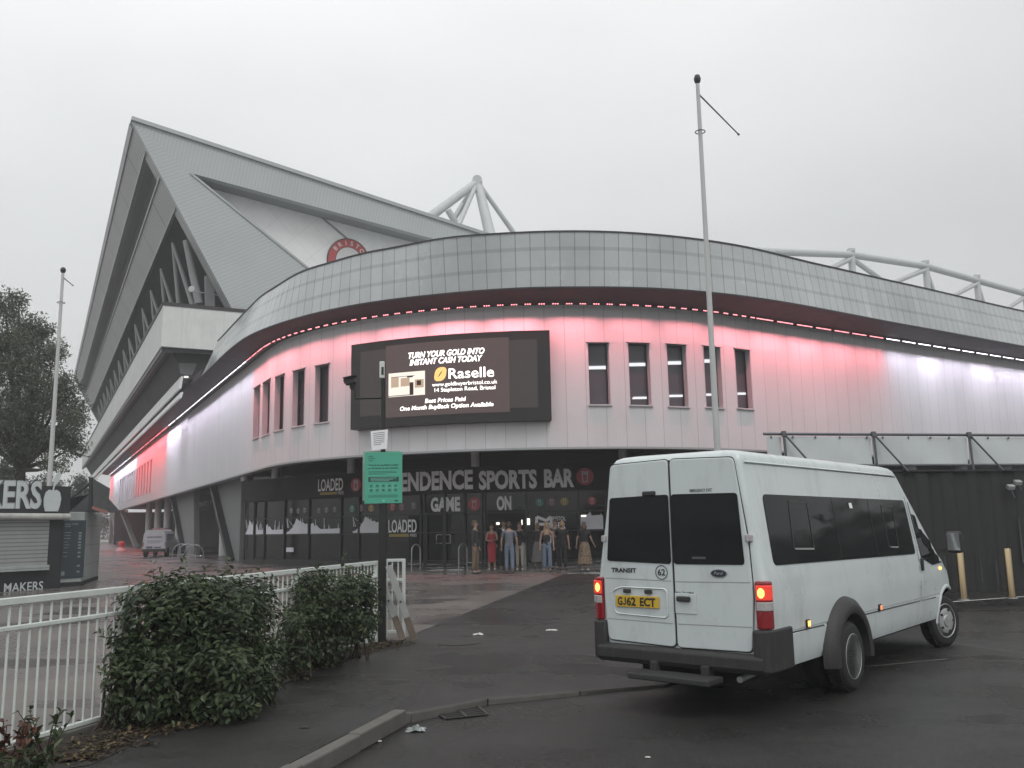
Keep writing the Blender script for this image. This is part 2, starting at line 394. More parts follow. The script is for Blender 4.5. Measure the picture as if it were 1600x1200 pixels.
tag(MB().add([(x, y, 0) for x, y in pl], [tuple(range(len(pl)))]).build('plaza', M_plaza), kind='structure')
# pavement: the darker tarmac over the near part of the plaza, ramping down to the road at the dropped kerb
d1 = atz(655, 987); d2 = atz(890, 893.5)
fe = [(-5.6, 1.2), (-3.72, 7.0), (-3.05, 9.2), (-2.45, 11.2), (-1.75, 13.2)]
pv = road_edge + ramp_edge[1:] + [(90, 60), (16, 41), (6, 35), (d2.x, d2.y), (d1.x, d1.y)] + fe[::-1] + [(-7.5, -12)]
mb = MB().add([(x, y, .004) for x, y in pv], [tuple(range(len(pv)))])
for a, b, c, d in zip(ramp_edge, ramp_edge[1:], ramp_out[1:], ramp_out):
    mb.add([(a[0], a[1], .004), (b[0], b[1], .004), c, d], [(0, 3, 2), (0, 2, 1)])
tag(mb.build('pavement', M_pave), kind='structure')
kb = MB()
for (a, b) in zip(road_edge, road_edge[1:]):
    a = Vector(a); b = Vector(b); L = (b - a).length; n = max(1, round(L / .9)); d = (b - a).normalized(); o = Vector((d.y, -d.x)) * .062
    for i in range(n):
        p = a.lerp(b, i / n) + d * .004; q = a.lerp(b, (i + 1) / n) - d * .004; dz = random.uniform(-.004, .004)
        kb.bar((p.x + o.x, p.y + o.y, -.062 + dz), (q.x + o.x, q.y + o.y, -.062 + dz), .125, .14)
for a, b in zip(ramp_out[:4], ramp_out[1:4]):
    a = Vector(a); b = Vector(b); n = max(1, round((b - a).length / .9)); d = (b - a).normalized(); o = Vector((d.y, -d.x, 0)) * -.06 + Vector((0, 0, -.068))
    for i in range(n): kb.bar(a.lerp(b, i / n) + d * .004 + o, a.lerp(b, (i + 1) / n) - d * .004 + o, .125, .14)
tag(kb.build('kerb', M_kerb, bevel=.014), kind='structure')
soil_px = [(-60, 1225), (140, 1197), (240, 1152), (347, 1128), (447, 1067), (510, 1045), (585, 1020), (640, 1008)]
sp = [atz(*p) for p in soil_px]; back = [(-1.80, 13.45), (-2.1, 13.35), (-2.75, 10.95), (-3.6, 8.15), (-4.0, 6.9), (-4.4, 5.5)]
P = [(p.x, p.y, .008) for p in sp] + [(x, y, .008) for x, y in back]
tag(MB().add(P, [tuple(range(len(P)))]).build('soil_bed', M_soil), kind='structure')
# worn grey lines on the tarmac near the front wheel
M_worn = mat('worn_paint', (.12, .118, .112), .55, 0, .35, 9, dirt=.7)
for (p0, p1, w_) in (((1352, 1041), (1478, 1029), .05), ((1490, 1005), (1640, 1027), .04), ((660, 1014), (765, 1012), .03)):
    z_ = ZR + .0045 if p0[0] > 1000 else .0085
    a, b = atz(*p0, z_), atz(*p1, z_); n0 = Vector(((b - a).y, -(b - a).x, 0)).normalized() * w_
    tag(MB().add([a, b, b + n0, a + n0], [(0, 1, 2, 3)]).build('road_marking' if p0[0] > 1000 else 'pavement_joint', M_worn if p0[0] > 1000 else MATS['ground_tarmac']), kind='structure')
# white line by the bollards
wl = [aty(1503, 943, 17.4), aty(1640, 931, 18.4)]
tag(MB().add([(8.35, 17.62, .012), (13.5, 19.9, .012), (13.5, 20.0, .012), (8.35, 17.72, .012)], [(0, 1, 2, 3)]).build('road_marking', mat('marking_white', (.5, .5, .48), .6, 0, .3, 14)), kind='structure')

# ------------------------------------------------------------------ corner building
bld = thing('stadium_building', 'white panelled stadium corner building with rounded front, translucent band and dark bar below', 'building', (1, 33, 0))
ZB, ZT, ZS, ZBT = 4.3, 9.4, 9.65, 11.5
def table(T):
    def f(s):
        if s <= T[0][0]: return T[0][1]
        for (a, p), (b, q) in zip(T, T[1:]):
            if s <= b: t = (s - a) / (b - a); t = t * t * (3 - 2 * t); return p + (q - p) * t
        return T[-1][1]
    return f
OB = table([(-3, 1.36), (4, 1.15), (10, 1.33), (14.5, 1.58), (19, 1.75), (23.5, 1.9), (31, 1.74), (41, 1.62)])      # overhang of the band's lower edge
OT = table([(-4, .62), (2, .58), (6, 1.0), (9, 1.28), (12, 1.72), (16, 1.84), (21, 1.74), (26, 1.58), (31, 1.5), (41, 1.3)])   # and of its top edge
def plus(f, d): return lambda s: f(s) + d
SR = WC.S1 + 46
def s_at(px, py, off=0): return WC.hit(px, py, off)
wins = []
for (xa, xb, yt, yb) in [(397, 406, 605, 684), (411, 422, 596, 679), (430, 444, 587, 672), (458, 476, 578, 665.5), (493, 514, 570, 660)]:
    a = s_at(xa, (yt + yb) / 2)[0]; b = s_at(xb, (yt + yb) / 2)[0]; xm = (xa + xb) / 2
    wins.append((a, b, s_at(xm, yb)[1], s_at(xm, yt)[1]))
for (xa, xb, yt, yb) in [(920, 952, 535.5, 632), (983, 1015.5, 536, 633), (1043.5, 1073, 538.5, 635), (1101, 1127, 542, 636.5), (1150, 1173, 546.5, 638)]:
    a = s_at(xa, (yt + yb) / 2)[0]; b = s_at(xb, (yt + yb) / 2)[0]; xm = (xa + xb) / 2
    wins.append((a, b, s_at(xm, yb)[1], s_at(xm, yt)[1]))
sa = s_at(186, 780)[0]; sb = s_at(238, 745)[0]
nar = []
for i in range(14):
    q = sa + (sb - sa) * (i + .3) / 14; nar.append((q, q + (sb - sa) / 14 * .42, 5.1, 7.9))
allw = sorted(nar + wins)
wall = MB(); cur = -97.0
for (a, b, zb, zt) in allw + [(SR, SR, 0, 0)]:
    strip(wall, WC, cur, a, ZB, ZT, step=.36)
    if b > a:
        strip(wall, WC, a, b, ZB, zb, step=.36); strip(wall, WC, a, b, zt, ZT, step=.36)
    cur = b
wall.build('wall', M_wall, bld)
edge = MB(); strip(edge, WC, -97, SR, ZB - .07, ZB, .025, step=.5); strip(edge, WC, -97, SR, ZB - .07, ZB - .07, .025, -.4, step=.5)
edge.build('wall_base_trim', M_trim, bld)
M_frameW = mat('window_reveal', (.50, .495, .51), .45, 0, .05, 3)
M_pane = mat('window_pane', (.15, .155, .18), .06, 0, .1, 1.5, spec=.6, alpha=.55)
M_paned = mat('window_pane_dark', (.03, .032, .04), .08, 0, .1, 1.5, spec=.5)
for k, (a, b, zb, zt) in enumerate(allw):
    narrow = b - a < .5 and a < -20
    dp = -.28
    fr = MB()
    def q(s0, z, off): return WC.P(s0, z, off)
    e_ = .0
    fr.quad(q(a, zb, .03), q(a, zt, .03), q(a, zt, dp), q(a, zb, dp)); fr.quad(q(b, zb, .03), q(b, zb, dp), q(b, zt, dp), q(b, zt, .03))
    fr.quad(q(a, zt, .03), q(b, zt, .03), q(b, zt, dp), q(a, zt, dp)); fr.quad(q(a, zb, .03), q(a, zb, dp), q(b, zb, dp), q(b, zb, .03))
    w = .03
    if not narrow:
        for z0, z1 in ((zt, zt + .035), (zb - .05, zb)):
            fr.prism([q(a - .06, z0, .001), q(b + .06, z0, .001), q(b + .06, z1, .001), q(a - .06, z1, .001)], (q((a + b) / 2, 0, .075) - q((a + b) / 2, 0, 0)))
    f = fr.build('window', M_frameW, bld)
    pn = MB(); pn.quad(q(a, zb, dp + .02), q(b, zb, dp + .02), q(b, zt, dp + .02), q(a, zt, dp + .02))
    pn.build('pane', M_pane if a > 5 else M_paned, f)
    if not narrow:
        g = MB(); nr = WC.nrm((a + b) / 2); t = .045
        for (p0, p1) in ((q(a + .02, zb, dp + .05), q(a + .02, zt, dp + .05)), (q(b - .02, zb, dp + .05), q(b - .02, zt, dp + .05)), (q(a, zb + .02, dp + .05), q(b, zb + .02, dp + .05)), (q(a, zt - .02, dp + .05), q(b, zt - .02, dp + .05))):
            g.bar(p0, p1, t, t, (nr.x, nr.y, 0))
        g.build('frame', M_frame, f)
# room behind the lit windows: ceiling, floor, back wall, strip lights
def slab(z, off, s0, s1, backs, th):
    pts = [WC.P(u, z, off) for u in frange(s0, s1, int((s1 - s0) / .8))] + [Vector((x, y, z)) for x, y in backs]
    return MB().prism(pts, (0, 0, th))
M_room = mat('room_grey', (.20, .21, .25), .8, 0, .1, .4)
s0r, s1r = s_at(880, 580)[0], s_at(1230, 580)[0]
slab(8.3, -.35, s0r, s1r, [(16, 52), (3, 52)], .1).build('room_ceiling', M_room, bld)
slab(4.9, -.35, s0r, s1r, [(16, 52), (3, 52)], .1).build('room_floor', M_room, bld)
MB().span((2, 52.0, 4.9), (18, 52.2, 8.4)).build('room_wall', M_room, bld)
for px, py in [(931, 575), (1000, 570), (1055, 567.5), (1108, 564.5), (1005, 622), (1058, 619), (1112, 617), (1159, 615.5)]:
    p = atz(px, py, 8.24)
    MB().box((p.x, p.y, 8.25), (1.1, .5, .05)).build('ceiling_light', emat('room_light', (.95, .97, 1), 2.2), bld)
# dark soffit, band, roof
so_ = MB(); strip(so_, WC, -97, SR, ZT, ZS, -.02, OB, step=.5, nz=2); so_.build('soffit', M_dark, bld)
SBL = -9.4
bd = MB(); strip(bd, WC, SBL, SR, ZS, ZBT, OB, OT, step=.45, nz=1); bd.build('cladding_band', M_band, bld)
e1 = MB(); strip(e1, WC, SBL, SR, ZBT, ZBT + .055, plus(OT, .03), step=.6); strip(e1, WC, SBL, SR, ZBT + .055, ZBT + .055, plus(OT, .03), plus(OT, -.3), step=.6); e1.build('band_coping', M_frame, bld)
e2 = MB(); strip(e2, WC, SBL, SR, ZS - .05, ZS, plus(OB, .01), step=.6); e2.build('band_base_trim', M_frame, bld)
bi = MB(); strip(bi, WC, SBL, SR, ZS, ZBT, plus(OB, -.25), plus(OT, -.25), step=.8); bi.build('band_lining', M_trim, bld)
fs_ = MB(); strip(fs_, WC, -97, SBL, ZS, ZS + .35, 1.36, step=2); fs_.build('soffit_fascia', M_dark, bld)
slab(9.75, .5, -97, SR, [(60, 75), (-40, 150)], .2).build('roof', M_trim, bld)
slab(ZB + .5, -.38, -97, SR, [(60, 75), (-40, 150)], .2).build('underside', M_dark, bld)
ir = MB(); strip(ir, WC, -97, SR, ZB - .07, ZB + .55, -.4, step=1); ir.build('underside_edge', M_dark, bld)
# LED fixtures (small bars of lenses in the trough above the wall)
def led(s0, s1, red, dots):
    mb = MB(); mb.cur = 0; off = .34; z = 9.345
    c = WC.P((s0 + s1) / 2, z, off); p, q_ = WC.P(s0, z, off), WC.P(s1, z, off)
    mb.bar(p, q_, .09, .05)
    mb.cur = 1
    n = WC.nrm((s0 + s1) / 2); n3 = Vector((n.x, n.y, 0)) * .048
    if dots:
        for t in (.2, .5, .8):
            r = p.lerp(q_, t) + n3; mb.box(r, (.05, .05, .034))
    else:
        mb.bar(p.lerp(q_, .04) + n3, q_.lerp(p, .04) + n3, .012, .036)
    mb.build('light_fixture', [M_frame, M_led_r if red else M_led_w], bld)
sd0 = s_at(440, 533)[0]; sd1 = s_at(1166, 492)[0]
q0 = sd0
while q0 < sd1: led(q0, q0 + .27, True, True); q0 += .475
s_rw = s_at(1363, 524)[0]
q0 = sd1 + .1
while q0 < WC.S1 + 30: led(q0, q0 + 1.0, q0 < s_rw - .4, False); q0 += 1.16
s_l1 = s_at(398, 563)[0]; s_l2 = s_at(268, 665)[0]; s_l3 = s_at(210, 707)[0]; s_l4 = s_at(177, 733)[0]
q0 = sd0 - .2
while q0 > -92:
    L = 1.0 if q0 > -22 else 3.8
    mid = q0 - L / 2; red = mid > s_l1 or s_l3 < mid < s_l2 or mid < s_l4
    led(q0 - L, q0, red, False); q0 -= L * 1.12
# wall washer lamps: the light those fixtures throw down the wall
def washer(s0, s1, red, e):
    L = (WC.P(s1, 0) - WC.P(s0, 0)).length
    ld = D.lights.new('wall_washer', 'AREA'); ld.shape = 'RECTANGLE'; ld.size = L * .92; ld.size_y = .05; ld.spread = R(85) if s0 > -25 else R(120)
    ld.energy = e * L; ld.color = ((1, .30, .34) if s0 > -25 else (1, .10, .12)) if red else (.92, .84, 1)
    o = D.objects.new('wall_washer', ld); COL.objects.link(o); o.parent = bld
    sm = (s0 + s1) / 2; p = (WC.P(s0, 0, .52) + WC.P(s1, 0, .52)) / 2; p.z = 9.36
    n = WC.nrm(sm); n = Vector((n.x, n.y, 0)); tgt = WC.P(sm, 6.9, 0)
    zz = (p - tgt).normalized(); xx = (WC.P(s1, 0) - WC.P(s0, 0)).normalized(); yy = zz.cross(xx)
    mw = Matrix((xx, yy, zz)).transposed().to_4x4(); mw.translation = p - bld.location
    o.matrix_local = mw
ER, EW = 21.0, 15.0
q0 = s_l1
sred = [s_l1 + 2.15 * i for i in range(40)]
for s0 in sred:
    if s0 > WC.S1 + 26: break
    red = s0 + 1 < s_rw
    washer(s0, s0 + 2.15, red, (ER * (.6 + .4 * math.sin(s0 * 1.7) ** 2)) if red else EW * (.75 + .4 * math.sin(s0 * 2.1) ** 2))
q0 = s_l1
while q0 > -92:
    L = 3.0 if q0 > -25 else 8.0
    mid = q0 - L / 2; red = s_l3 < mid < s_l2 or mid < s_l4
    washer(q0 - L, q0, red, (1.0 if q0 > -25 else 2.4) * (ER if red else EW * .8)); q0 -= L
# --- bar storey: glazing, mullions, sign band, columns, doors
gl = MB(); strip(gl, GC, .2, GC.hi - .5, .18, ZB + .5, 0, step=.5)
gl.build('glazing', M_glassd, bld)
pli = MB(); strip(pli, GC, .1, GC.hit(640, 880)[0], 0, .2, .12, step=.5); strip(pli, GC, .1, GC.hit(640, 880)[0], .2, .2, .12, -.1, step=.5); pli.build('plinth', M_frame, bld)
def gfn(off): return lambda s, z: GC.P(s, z, off)
mul_px = [374, 399, 415, 446, 484, 534, 562, 602, 658, 664, 696, 727, 753, 758, 822, 905, 946, 1010, 1070]
for px in mul_px:
    s_ = GC.hit(px, 800)[0]; MB().bar(GC.P(s_, .0, .05), GC.P(s_, 3.0, .05), .07, .07, (*GC.nrm(s_), 0)).build('mullion', M_frame, bld)
tr_ = MB()
for z in (2.12, 1.36, .22):
    strip(tr_, GC, .2, GC.hi - 1, z, z + .06, .045, step=.5)
tr_.build('transom', M_frame, bld)
fas = MB(); strip(fas, GC, .1, GC.hi - .6, 2.98, 4.02, .30, step=.5); strip(fas, GC, .1, GC.hi - .6, 2.98, 2.98, 0, .30, step=.5); strip(fas, GC, .1, GC.hi - .6, 4.02, 4.02, .30, 0, step=.5)
fas.build('fascia', M_sign, bld)
for px in (384, 434, 552, 745, 973, 1110, 1230):
    s_ = GC.hit(px, 760)[0]; p = GC.P(s_, 0, .16)
    MB().tube((p.x, p.y, 4.02), (p.x, p.y, ZB + .52), .17, n=16).build('column_stub', M_colw, bld, smooth=40)
# skyline decals on the glass: painted strip with the outline of a harbour city
def skyline(s0, s1, kind, z0=1.42):
    mb = MB(); fn = gfn(.03); w = s1 - s0
    prof = {'hill': [(0, .10), (.1, .14), (.2, .28), (.27, .34), (.33, .52), (.38, .60), (.42, .78), (.45, .9), (.50, .86), (.56, .80), (.62, .72), (.66, .80), (.70, .62), (.78, .66), (.86, .55), (.92, .6), (1, .5)],
            'town': [(0, .55), (.08, .62), (.14, .42), (.2, .5), (.28, .34), (.34, .26), (.42, .25), (.7, .26), (1, .28)],
            'flat': [(0, .7), (.3, .74), (.45, .9), (.5, .7), (.8, .72), (1, .7)]}[kind]
    pts = [(s0 + w * a, z0 + h * .78) for a, h in prof]
    for (a, b) in zip(pts, pts[1:]): flat_poly(mb, fn, [(a[0], z0), (b[0], z0), b, a])
    rn = random.Random(int(s0 * 10))
    for i in range(7):
        a = s0 + w * rn.uniform(.35 if kind == 'hill' else .02, .95); h = rn.uniform(.3, .85) * .8
        flat_poly(mb, gfn(.036), [(a, z0 + .1), (a + .03, z0 + .1), (a + .03, z0 + h), (a + .015, z0 + h + .07), (a, z0 + h)])
    if kind == 'hill':
        for k in (0, .1): flat_poly(mb, gfn(.036), [(s0 + .05 + k, z0 + .28), (s0 + .09 + k, z0 + .28), (s0 + .02, z0 + .72), (s0, z0 + .72)])
        flat_poly(mb, gfn(.036), [(s0 + .02, z0 + .72), (s0 + .04, z0 + .72), (s0 + w * .3, z0 + .38), (s0 + w * .3, z0 + .35)])
    mb.build('window_decal', M_vinyl, bld)
def gs(px): return GC.hit(px, 830)[0]
for a, b, k in [(375, 398, 'hill'), (400, 414, 'town'), (416, 445, 'town'), (448, 483, 'hill'), (485.5, 533, 'town'), (551, 596, 'hill'), (906, 944, 'flat'), (1012, 1068, 'town')]: skyline(gs(a) + .03, gs(b) - .03, k)
# small round emblems in the upper panes: coloured disc with an outlined glass
M_line = mat('emblem_line', (.55, .55, .57), .5, 0, .05, 3)
def glass_icon(mb, fn, x, y, h):
    t = h * .05; w0 = h * .20; w1 = h * .26
    def ln(a, b): 
        dx, dy = b[0] - a[0], b[1] - a[1]; L = math.hypot(dx, dy); nx, ny = -dy / L * t, dx / L * t
        flat_poly(mb, fn, [fn and (a[0] - nx, a[1] - ny), (b[0] - nx, b[1] - ny), (b[0] + nx, b[1] + ny), (a[0] + nx, a[1] + ny)])
    A = [(x - w0, y - h * .5), (x + w0, y - h * .5), (x + w1, y + h * .28), (x + w1 * .95, y + h * .5), (x + w1 * .35, y + h * .36), (x - w1 * .35, y + h * .44), (x - w1 * .95, y + h * .5), (x - w1, y + h * .28)]
    for a, b in zip(A, A[1:] + A[:1]): ln(a, b)
    ln((x - w1, y + h * .24), (x + w1, y + h * .24))
def emblem(s_, z, r, m_, icon=True, off=.014):
    mb = MB(); fn = gfn(off); flat_poly(mb, fn, disc_pts(s_, z, r)); mb.cur = 1
    if icon: glass_icon(mb, gfn(off + .006), s_, z, r * 1.15)
    mb.build('emblem', [m_, M_line], bld)
for px, py, m_ in [(455, 798, M_gry), (466, 798, M_gry), (476, 797, M_gry), (498, 798, M_gry), (510, 797, M_gry), (523, 796, M_gry), (550, 795, M_teal), (564, 794, M_mauve), (580, 794, M_yel), (613, 792, M_redd), (628, 792, M_mauve), (646, 790, M_gry), (843, 785, M_teal), (862, 784, M_mauve), (882, 783.5, M_yel), (925, 782.5, M_redd), (985, 780, M_teal)]:
    s_, z = GC.hit(px, py, .014); emblem(s_, z, .17 if px > 540 else .15, m_)
s_, z = GC.hit(741, 787.5, .014); emblem(s_, z, .27, M_redd)
def gtext(txt, px0, px1, pyb, pyt, off, name, m_, **k):
    s0, z0 = GC.hit(px0, (pyb + pyt) / 2, off); s1, _ = GC.hit(px1, (pyb + pyt) / 2, off); xm = (px0 + px1) / 2
    zb = GC.hit(xm, pyb, off)[1]; zt = GC.hit(xm, pyt, off)[1]
    mb = MB(); put_text(mb, gfn(off), txt, (s0 + s1) / 2, zb, zt - zb, align='FIT', xs=s1 - s0, **k)
    return mb.build(name, m_, bld)
gtext('GAME', 673, 719, 798, 777.5, .02, 'lettering', M_letter, bold=.045)
gtext('ON', 776, 799, 796, 776, .02, 'lettering', M_letter, bold=.045)
gtext('LOADED', 607, 651, 832, 812, .02, 'lettering', M_letter, bold=.02)
mb = MB(); s0, z0 = GC.hit(608, 839, .02); s1, z1 = GC.hit(639, 834, .02); flat_poly(mb, gfn(.02), [(s0, z0), (s1, z0), (s1, z1), (s0, z1)]); mb.build('decal_stripe', M_yel, bld)
gtext('FRIES', 641, 651, 838.5, 834, .02, 'lettering', M_letter)
gtext('BRISTOL', 860, 884, 813.5, 807, .02, 'lettering', M_letter, bold=.012)
gtext('BEER', 860, 884, 826, 816, .02, 'lettering', M_letter, bold=.02)
gtext('FACTORY', 860, 884, 835, 829, .02, 'lettering', M_letter, bold=.01)
mb = MB(); s_, z = GC.hit(850, 826, .02); glass_icon(mb, gfn(.02), s_, z - .1, 1.15); mb.build('emblem', M_letter, bld)
# doors with handles, open doorway and lit lamps inside
for a, b in ((668, 695), (697, 726)):
    s0 = gs(a); s1 = gs(b); mb = MB(); nn = (*GC.nrm(s0), 0)
    for p, q_ in (((s0, .05), (s0, 2.2)), ((s1, .05), (s1, 2.2)), ((s0, .12), (s1, .12)), ((s0, 2.16), (s1, 2.16))):
        mb.bar(GC.P(p[0], p[1], .09), GC.P(q_[0], q_[1], .09), .08, .05, nn if p[0] == q_[0] else (0, 0, 1))
    dr = mb.build('door', M_frame, bld)
    hp = gs(693 if a < 690 else 699); hb = MB(); dirn = -.22 if a < 690 else .22
    hb.path([GC.P(hp, .95, .14), GC.P(hp + dirn, .95, .2), GC.P(hp + dirn, 1.3, .2), GC.P(hp, 1.3, .14)], .018)
    hb.build('handle', mat('steel_bright', (.55, .56, .57), .3, .8, .05, 4), dr, smooth=40)
for px, py, w, h in [(825.5, 815, .13, .26), (815.5, 816, .05, .2), (778, 818, .14, .1), (912, 806, .2, .07)]:
    s_, z = GC.hit(px, py, .02); MB().box(GC.P(s_, z, .02), (w, .04, h)).build('doorway_light', emat('warm_lamp', (1, .95, .85), 1.5), bld)
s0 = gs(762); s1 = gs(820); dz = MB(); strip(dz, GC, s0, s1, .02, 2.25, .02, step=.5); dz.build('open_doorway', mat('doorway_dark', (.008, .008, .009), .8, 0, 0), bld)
mb = MB(); s_, z = GC.hit(453, 859, .05); mb.box(GC.P(s_, z, .05), (.52, .03, .2), Matrix.Rotation(R(-38), 3, 'Z')); mb.build('notice_plate', M_vinyl, bld)
# --- left undercroft: dark back wall, raked blade piers, round columns, entrance sign
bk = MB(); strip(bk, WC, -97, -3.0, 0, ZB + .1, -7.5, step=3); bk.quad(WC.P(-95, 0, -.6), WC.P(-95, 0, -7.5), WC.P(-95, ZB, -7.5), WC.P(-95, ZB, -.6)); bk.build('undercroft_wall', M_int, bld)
M_blade = mat('pier_paint', (.20, .205, .21), .6, 0, .1, 1.2, dirt=.3)
def pier(px_top, px_bot, py_bot, wt, wb, off=-1.0):
    st_ = WC.hit(px_top, 790, off)[0]; sb_ = WC.hit(px_bot, py_bot, off)[0]
    P0 = [WC.P(st_ - wt / 2, ZB + .5, off), WC.P(st_ + wt / 2, ZB + .5, off), WC.P(sb_ + wb / 2, 0, off), WC.P(sb_ - wb / 2, 0, off)]
    n = WC.nrm(st_); MB().prism(P0, Vector((n.x, n.y, 0)) * -.5).build('raked_pier', M_blade, bld, bevel=.03)
def wedge(tl, tr, bl, br, yb, off):
    S = [WC.hit(px, 800, off)[0] for px in (tl, tr)] + [WC.hit(px, yb, off)[0] for px in (br, bl)]
    P0 = [WC.P(S[0], ZB + .5, off), WC.P(S[1], ZB + .5, off), WC.P(S[2], 0, off), WC.P(S[3], 0, off)]
    n = WC.nrm(S[0]); n3 = Vector((n.x, n.y, 0)); MB().prism(P0, n3 * -.4).build('raked_pier', M_blade, bld, bevel=.03)
    MB().bar(P0[0] + n3 * .12, P0[3] + n3 * .12, .32, .5, tuple(n3)).build('raked_strut', M_frame, bld, bevel=.02)
wedge(333, 376, 366, 373, 880, -1.0); wedge(271, 301, 291, 303, 866, -1.2)
for t, b, y in ((186, 209, 858), (166, 182, 857), (158, 168, 857)): pier(t, b, y, 2.2, 1.6, -1.0)
for px, yb in ((233, 865), (247, 868), (262, 871), (281, 875), (196, 856), (352, 879)):
    s_ = WC.hit(px, 800, -2.4)[0]; p = WC.P(s_, 0, -2.4)
    MB().tube((p.x, p.y, 0), (p.x, p.y, ZB + .5), .33, n=16).build('column', M_colw, bld, smooth=40)
vs0 = WC.hit(297, 791, -3)[0]; vs1 = WC.hit(330, 788, -3)[0]; vz = WC.hit(312, 792, -3)[1]
mb = MB(); strip(mb, WC, vs0 - 1.5, vs1 + .6, vz - .35, vz + .9, -3.06); mb.build('entrance_panel', M_sign, bld)
for wd, f0_, f1_ in (('VIP', 0, .24), ('ENTRANCE', .30, .90), ('1', .96, 1.0)):
    mb = MB(); put_text(mb, lambda s, z: WC.P(s, z, -3.0), wd, vs0 + (vs1 - vs0) * (f0_ + f1_) / 2, vz, .36, bold=.02, align='FIT', xs=(vs1 - vs0) * (f1_ - f0_)); mb.build('lettering', M_letter, bld)

# ------------------------------------------------------------------ signs on the bar
sg = thing('bar_sign', 'long black sports bar sign with large pale capitals and red glass disc above the entrance', 'sign', tuple(GC.P(GC.hit(760, 750)[0], 2.98, .32)))
sA = GC.hit(560, 750, .33)[0]; sB = GC.hit(932, 745, .33)[0]
mb = MB(); strip(mb, GC, sA - .2, sB, 3.0, 3.98, .345, step=.4); strip(mb, GC, sA - .2, sB, 3.98, 3.98, .345, .305, step=.4); strip(mb, GC, sA - .2, sB, 3.0, 3.0, .305, .345, step=.4); mb.build('board', M_sign, sg)
def sgt(txt, a, b, yb, yt, name='lettering'):
    s0, _ = GC.hit(a, (yb + yt) / 2, .36); s1, _ = GC.hit(b, (yb + yt) / 2, .36); xm = (a + b) / 2
    zb = GC.hit(xm, yb, .36)[1]; zt = GC.hit(xm, yt, .36)[1]
    mb = MB(); put_text(mb, gfn(.36), txt, (s0 + s1) / 2, zb, zt - zb, align='FIT', xs=s1 - s0, bold=.042); mb.build(name, M_letter, sg)
sgt('INDEPENDENCE', 567, 739, 765.5, 738.5); sgt('SPORTS', 748, 839, 762.5, 735.5); sgt('BAR', 850, 897, 760, 733.5)
s_, z = GC.hit(914, 744.5, .36); mb = MB(); flat_poly(mb, gfn(.36), disc_pts(s_, z, .34)); mb.cur = 1; glass_icon(mb, gfn(.368), s_, z, .42); mb.build('disc', [M_redd, M_line], sg)
s_, z = GC.hit(556, 757.5, .36); mb = MB(); flat_poly(mb, gfn(.36), disc_pts(s_, z, .30)); mb.cur = 1; glass_icon(mb, gfn(.368), s_, z, .40); mb.build('disc', [M_redd, M_line], sg)
l2 = thing('food_sign', 'small LOADED sign with a yellow stripe, left of the long bar sign', 'sign', tuple(GC.P(GC.hit(517, 760)[0], 3.0, .32)))
s0 = GC.hit(492, 760, .33)[0]; s1 = GC.hit(541, 760, .33)[0]
mb = MB(); strip(mb, GC, s0, s1, 3.0, 3.96, .34); mb.build('board', M_sign, l2)
def l2t(txt, a, b, yb, yt, m_, bold):
    q0, _ = GC.hit(a, (yb + yt) / 2, .355); q1, _ = GC.hit(b, (yb + yt) / 2, .355); xm = (a + b) / 2
    zb = GC.hit(xm, yb, .355)[1]; zt = GC.hit(xm, yt, .355)[1]
    mb = MB(); put_text(mb, gfn(.355), txt, (q0 + q1) / 2, zb, zt - zb, align='FIT', xs=q1 - q0, bold=bold); mb.build('lettering', m_, l2)
l2t('LOADED', 497, 536, 766.5, 748, M_letter, .02); l2t('FRIES', 528.5, 537, 772.5, 767.5, M_letter, 0)
q0, z0 = GC.hit(500, 773.5, .355); q1, z1 = GC.hit(527, 768.5, .355); mb = MB(); flat_poly(mb, gfn(.355), [(q0, z0), (q1, z0), (q1, z1), (q0, z1)]); mb.build('stripe', mat('stripe_gold', (.38, .26, .06), .5, 0, .05, 3), l2)

# ------------------------------------------------------------------ LED screen
SOFF = .42
sL, zt1 = WC.hit(549, 541, SOFF); sR, zt2 = WC.hit(858.5, 514, SOFF)
zb1 = WC.hit(547.5, 672, SOFF)[1]; zb2 = WC.hit(861, 656, SOFF)[1]
ZU = (zt1 + zt2) / 2; ZD = (zb1 + zb2) / 2
scr = thing('led_screen', 'large black LED screen showing a bright gold buying advert on the white wall', 'screen', tuple(WC.P((sL + sR) / 2, ZD, .3)))
mb = MB(); strip(mb, WC, sL, sR, ZD, ZU, SOFF); strip(mb, WC, sL, sR, ZU, ZU, SOFF, .01); strip(mb, WC, sL, sR, ZD, ZD, .01, SOFF)
for u in (sL, sR): mb.quad(WC.P(u, ZD, .01), WC.P(u, ZU, .01), WC.P(u, ZU, SOFF), WC.P(u, ZD, SOFF))
mb.build('housing', mat('screen_black', (.014, .013, .013), .5, 0, .1, 2), scr)
sPL = WC.hit(603, 600, SOFF)[0]; sPR = WC.hit(796, 600, SOFF)[0]
def sfn(o_): return lambda s, z: WC.P(s, z, SOFF + o_)
mb = MB(); strip(mb, WC, WC.hit(563, 600, SOFF)[0], WC.hit(840, 590, SOFF)[0], ZD + .45, ZU - .32, SOFF + .004); mb.build('panel', mat('panel_dark', (.02, .017, .017), .45, 0, .1, 2, emit=(.06, .045, .044), estr=.5), scr)
mb = MB(); strip(mb, WC, sPL, sPR, ZD + .32, ZU - .22, SOFF + .008); mb.build('display', mat('display_glow', (.02, .015, .015), .4, 0, 0, emit=(.075, .05, .047), estr=.95), scr)
M_sw = emat('display_white', (1, .96, .93), 2.4); M_sg = emat('display_gold', (1, .62, .22), 1.3)
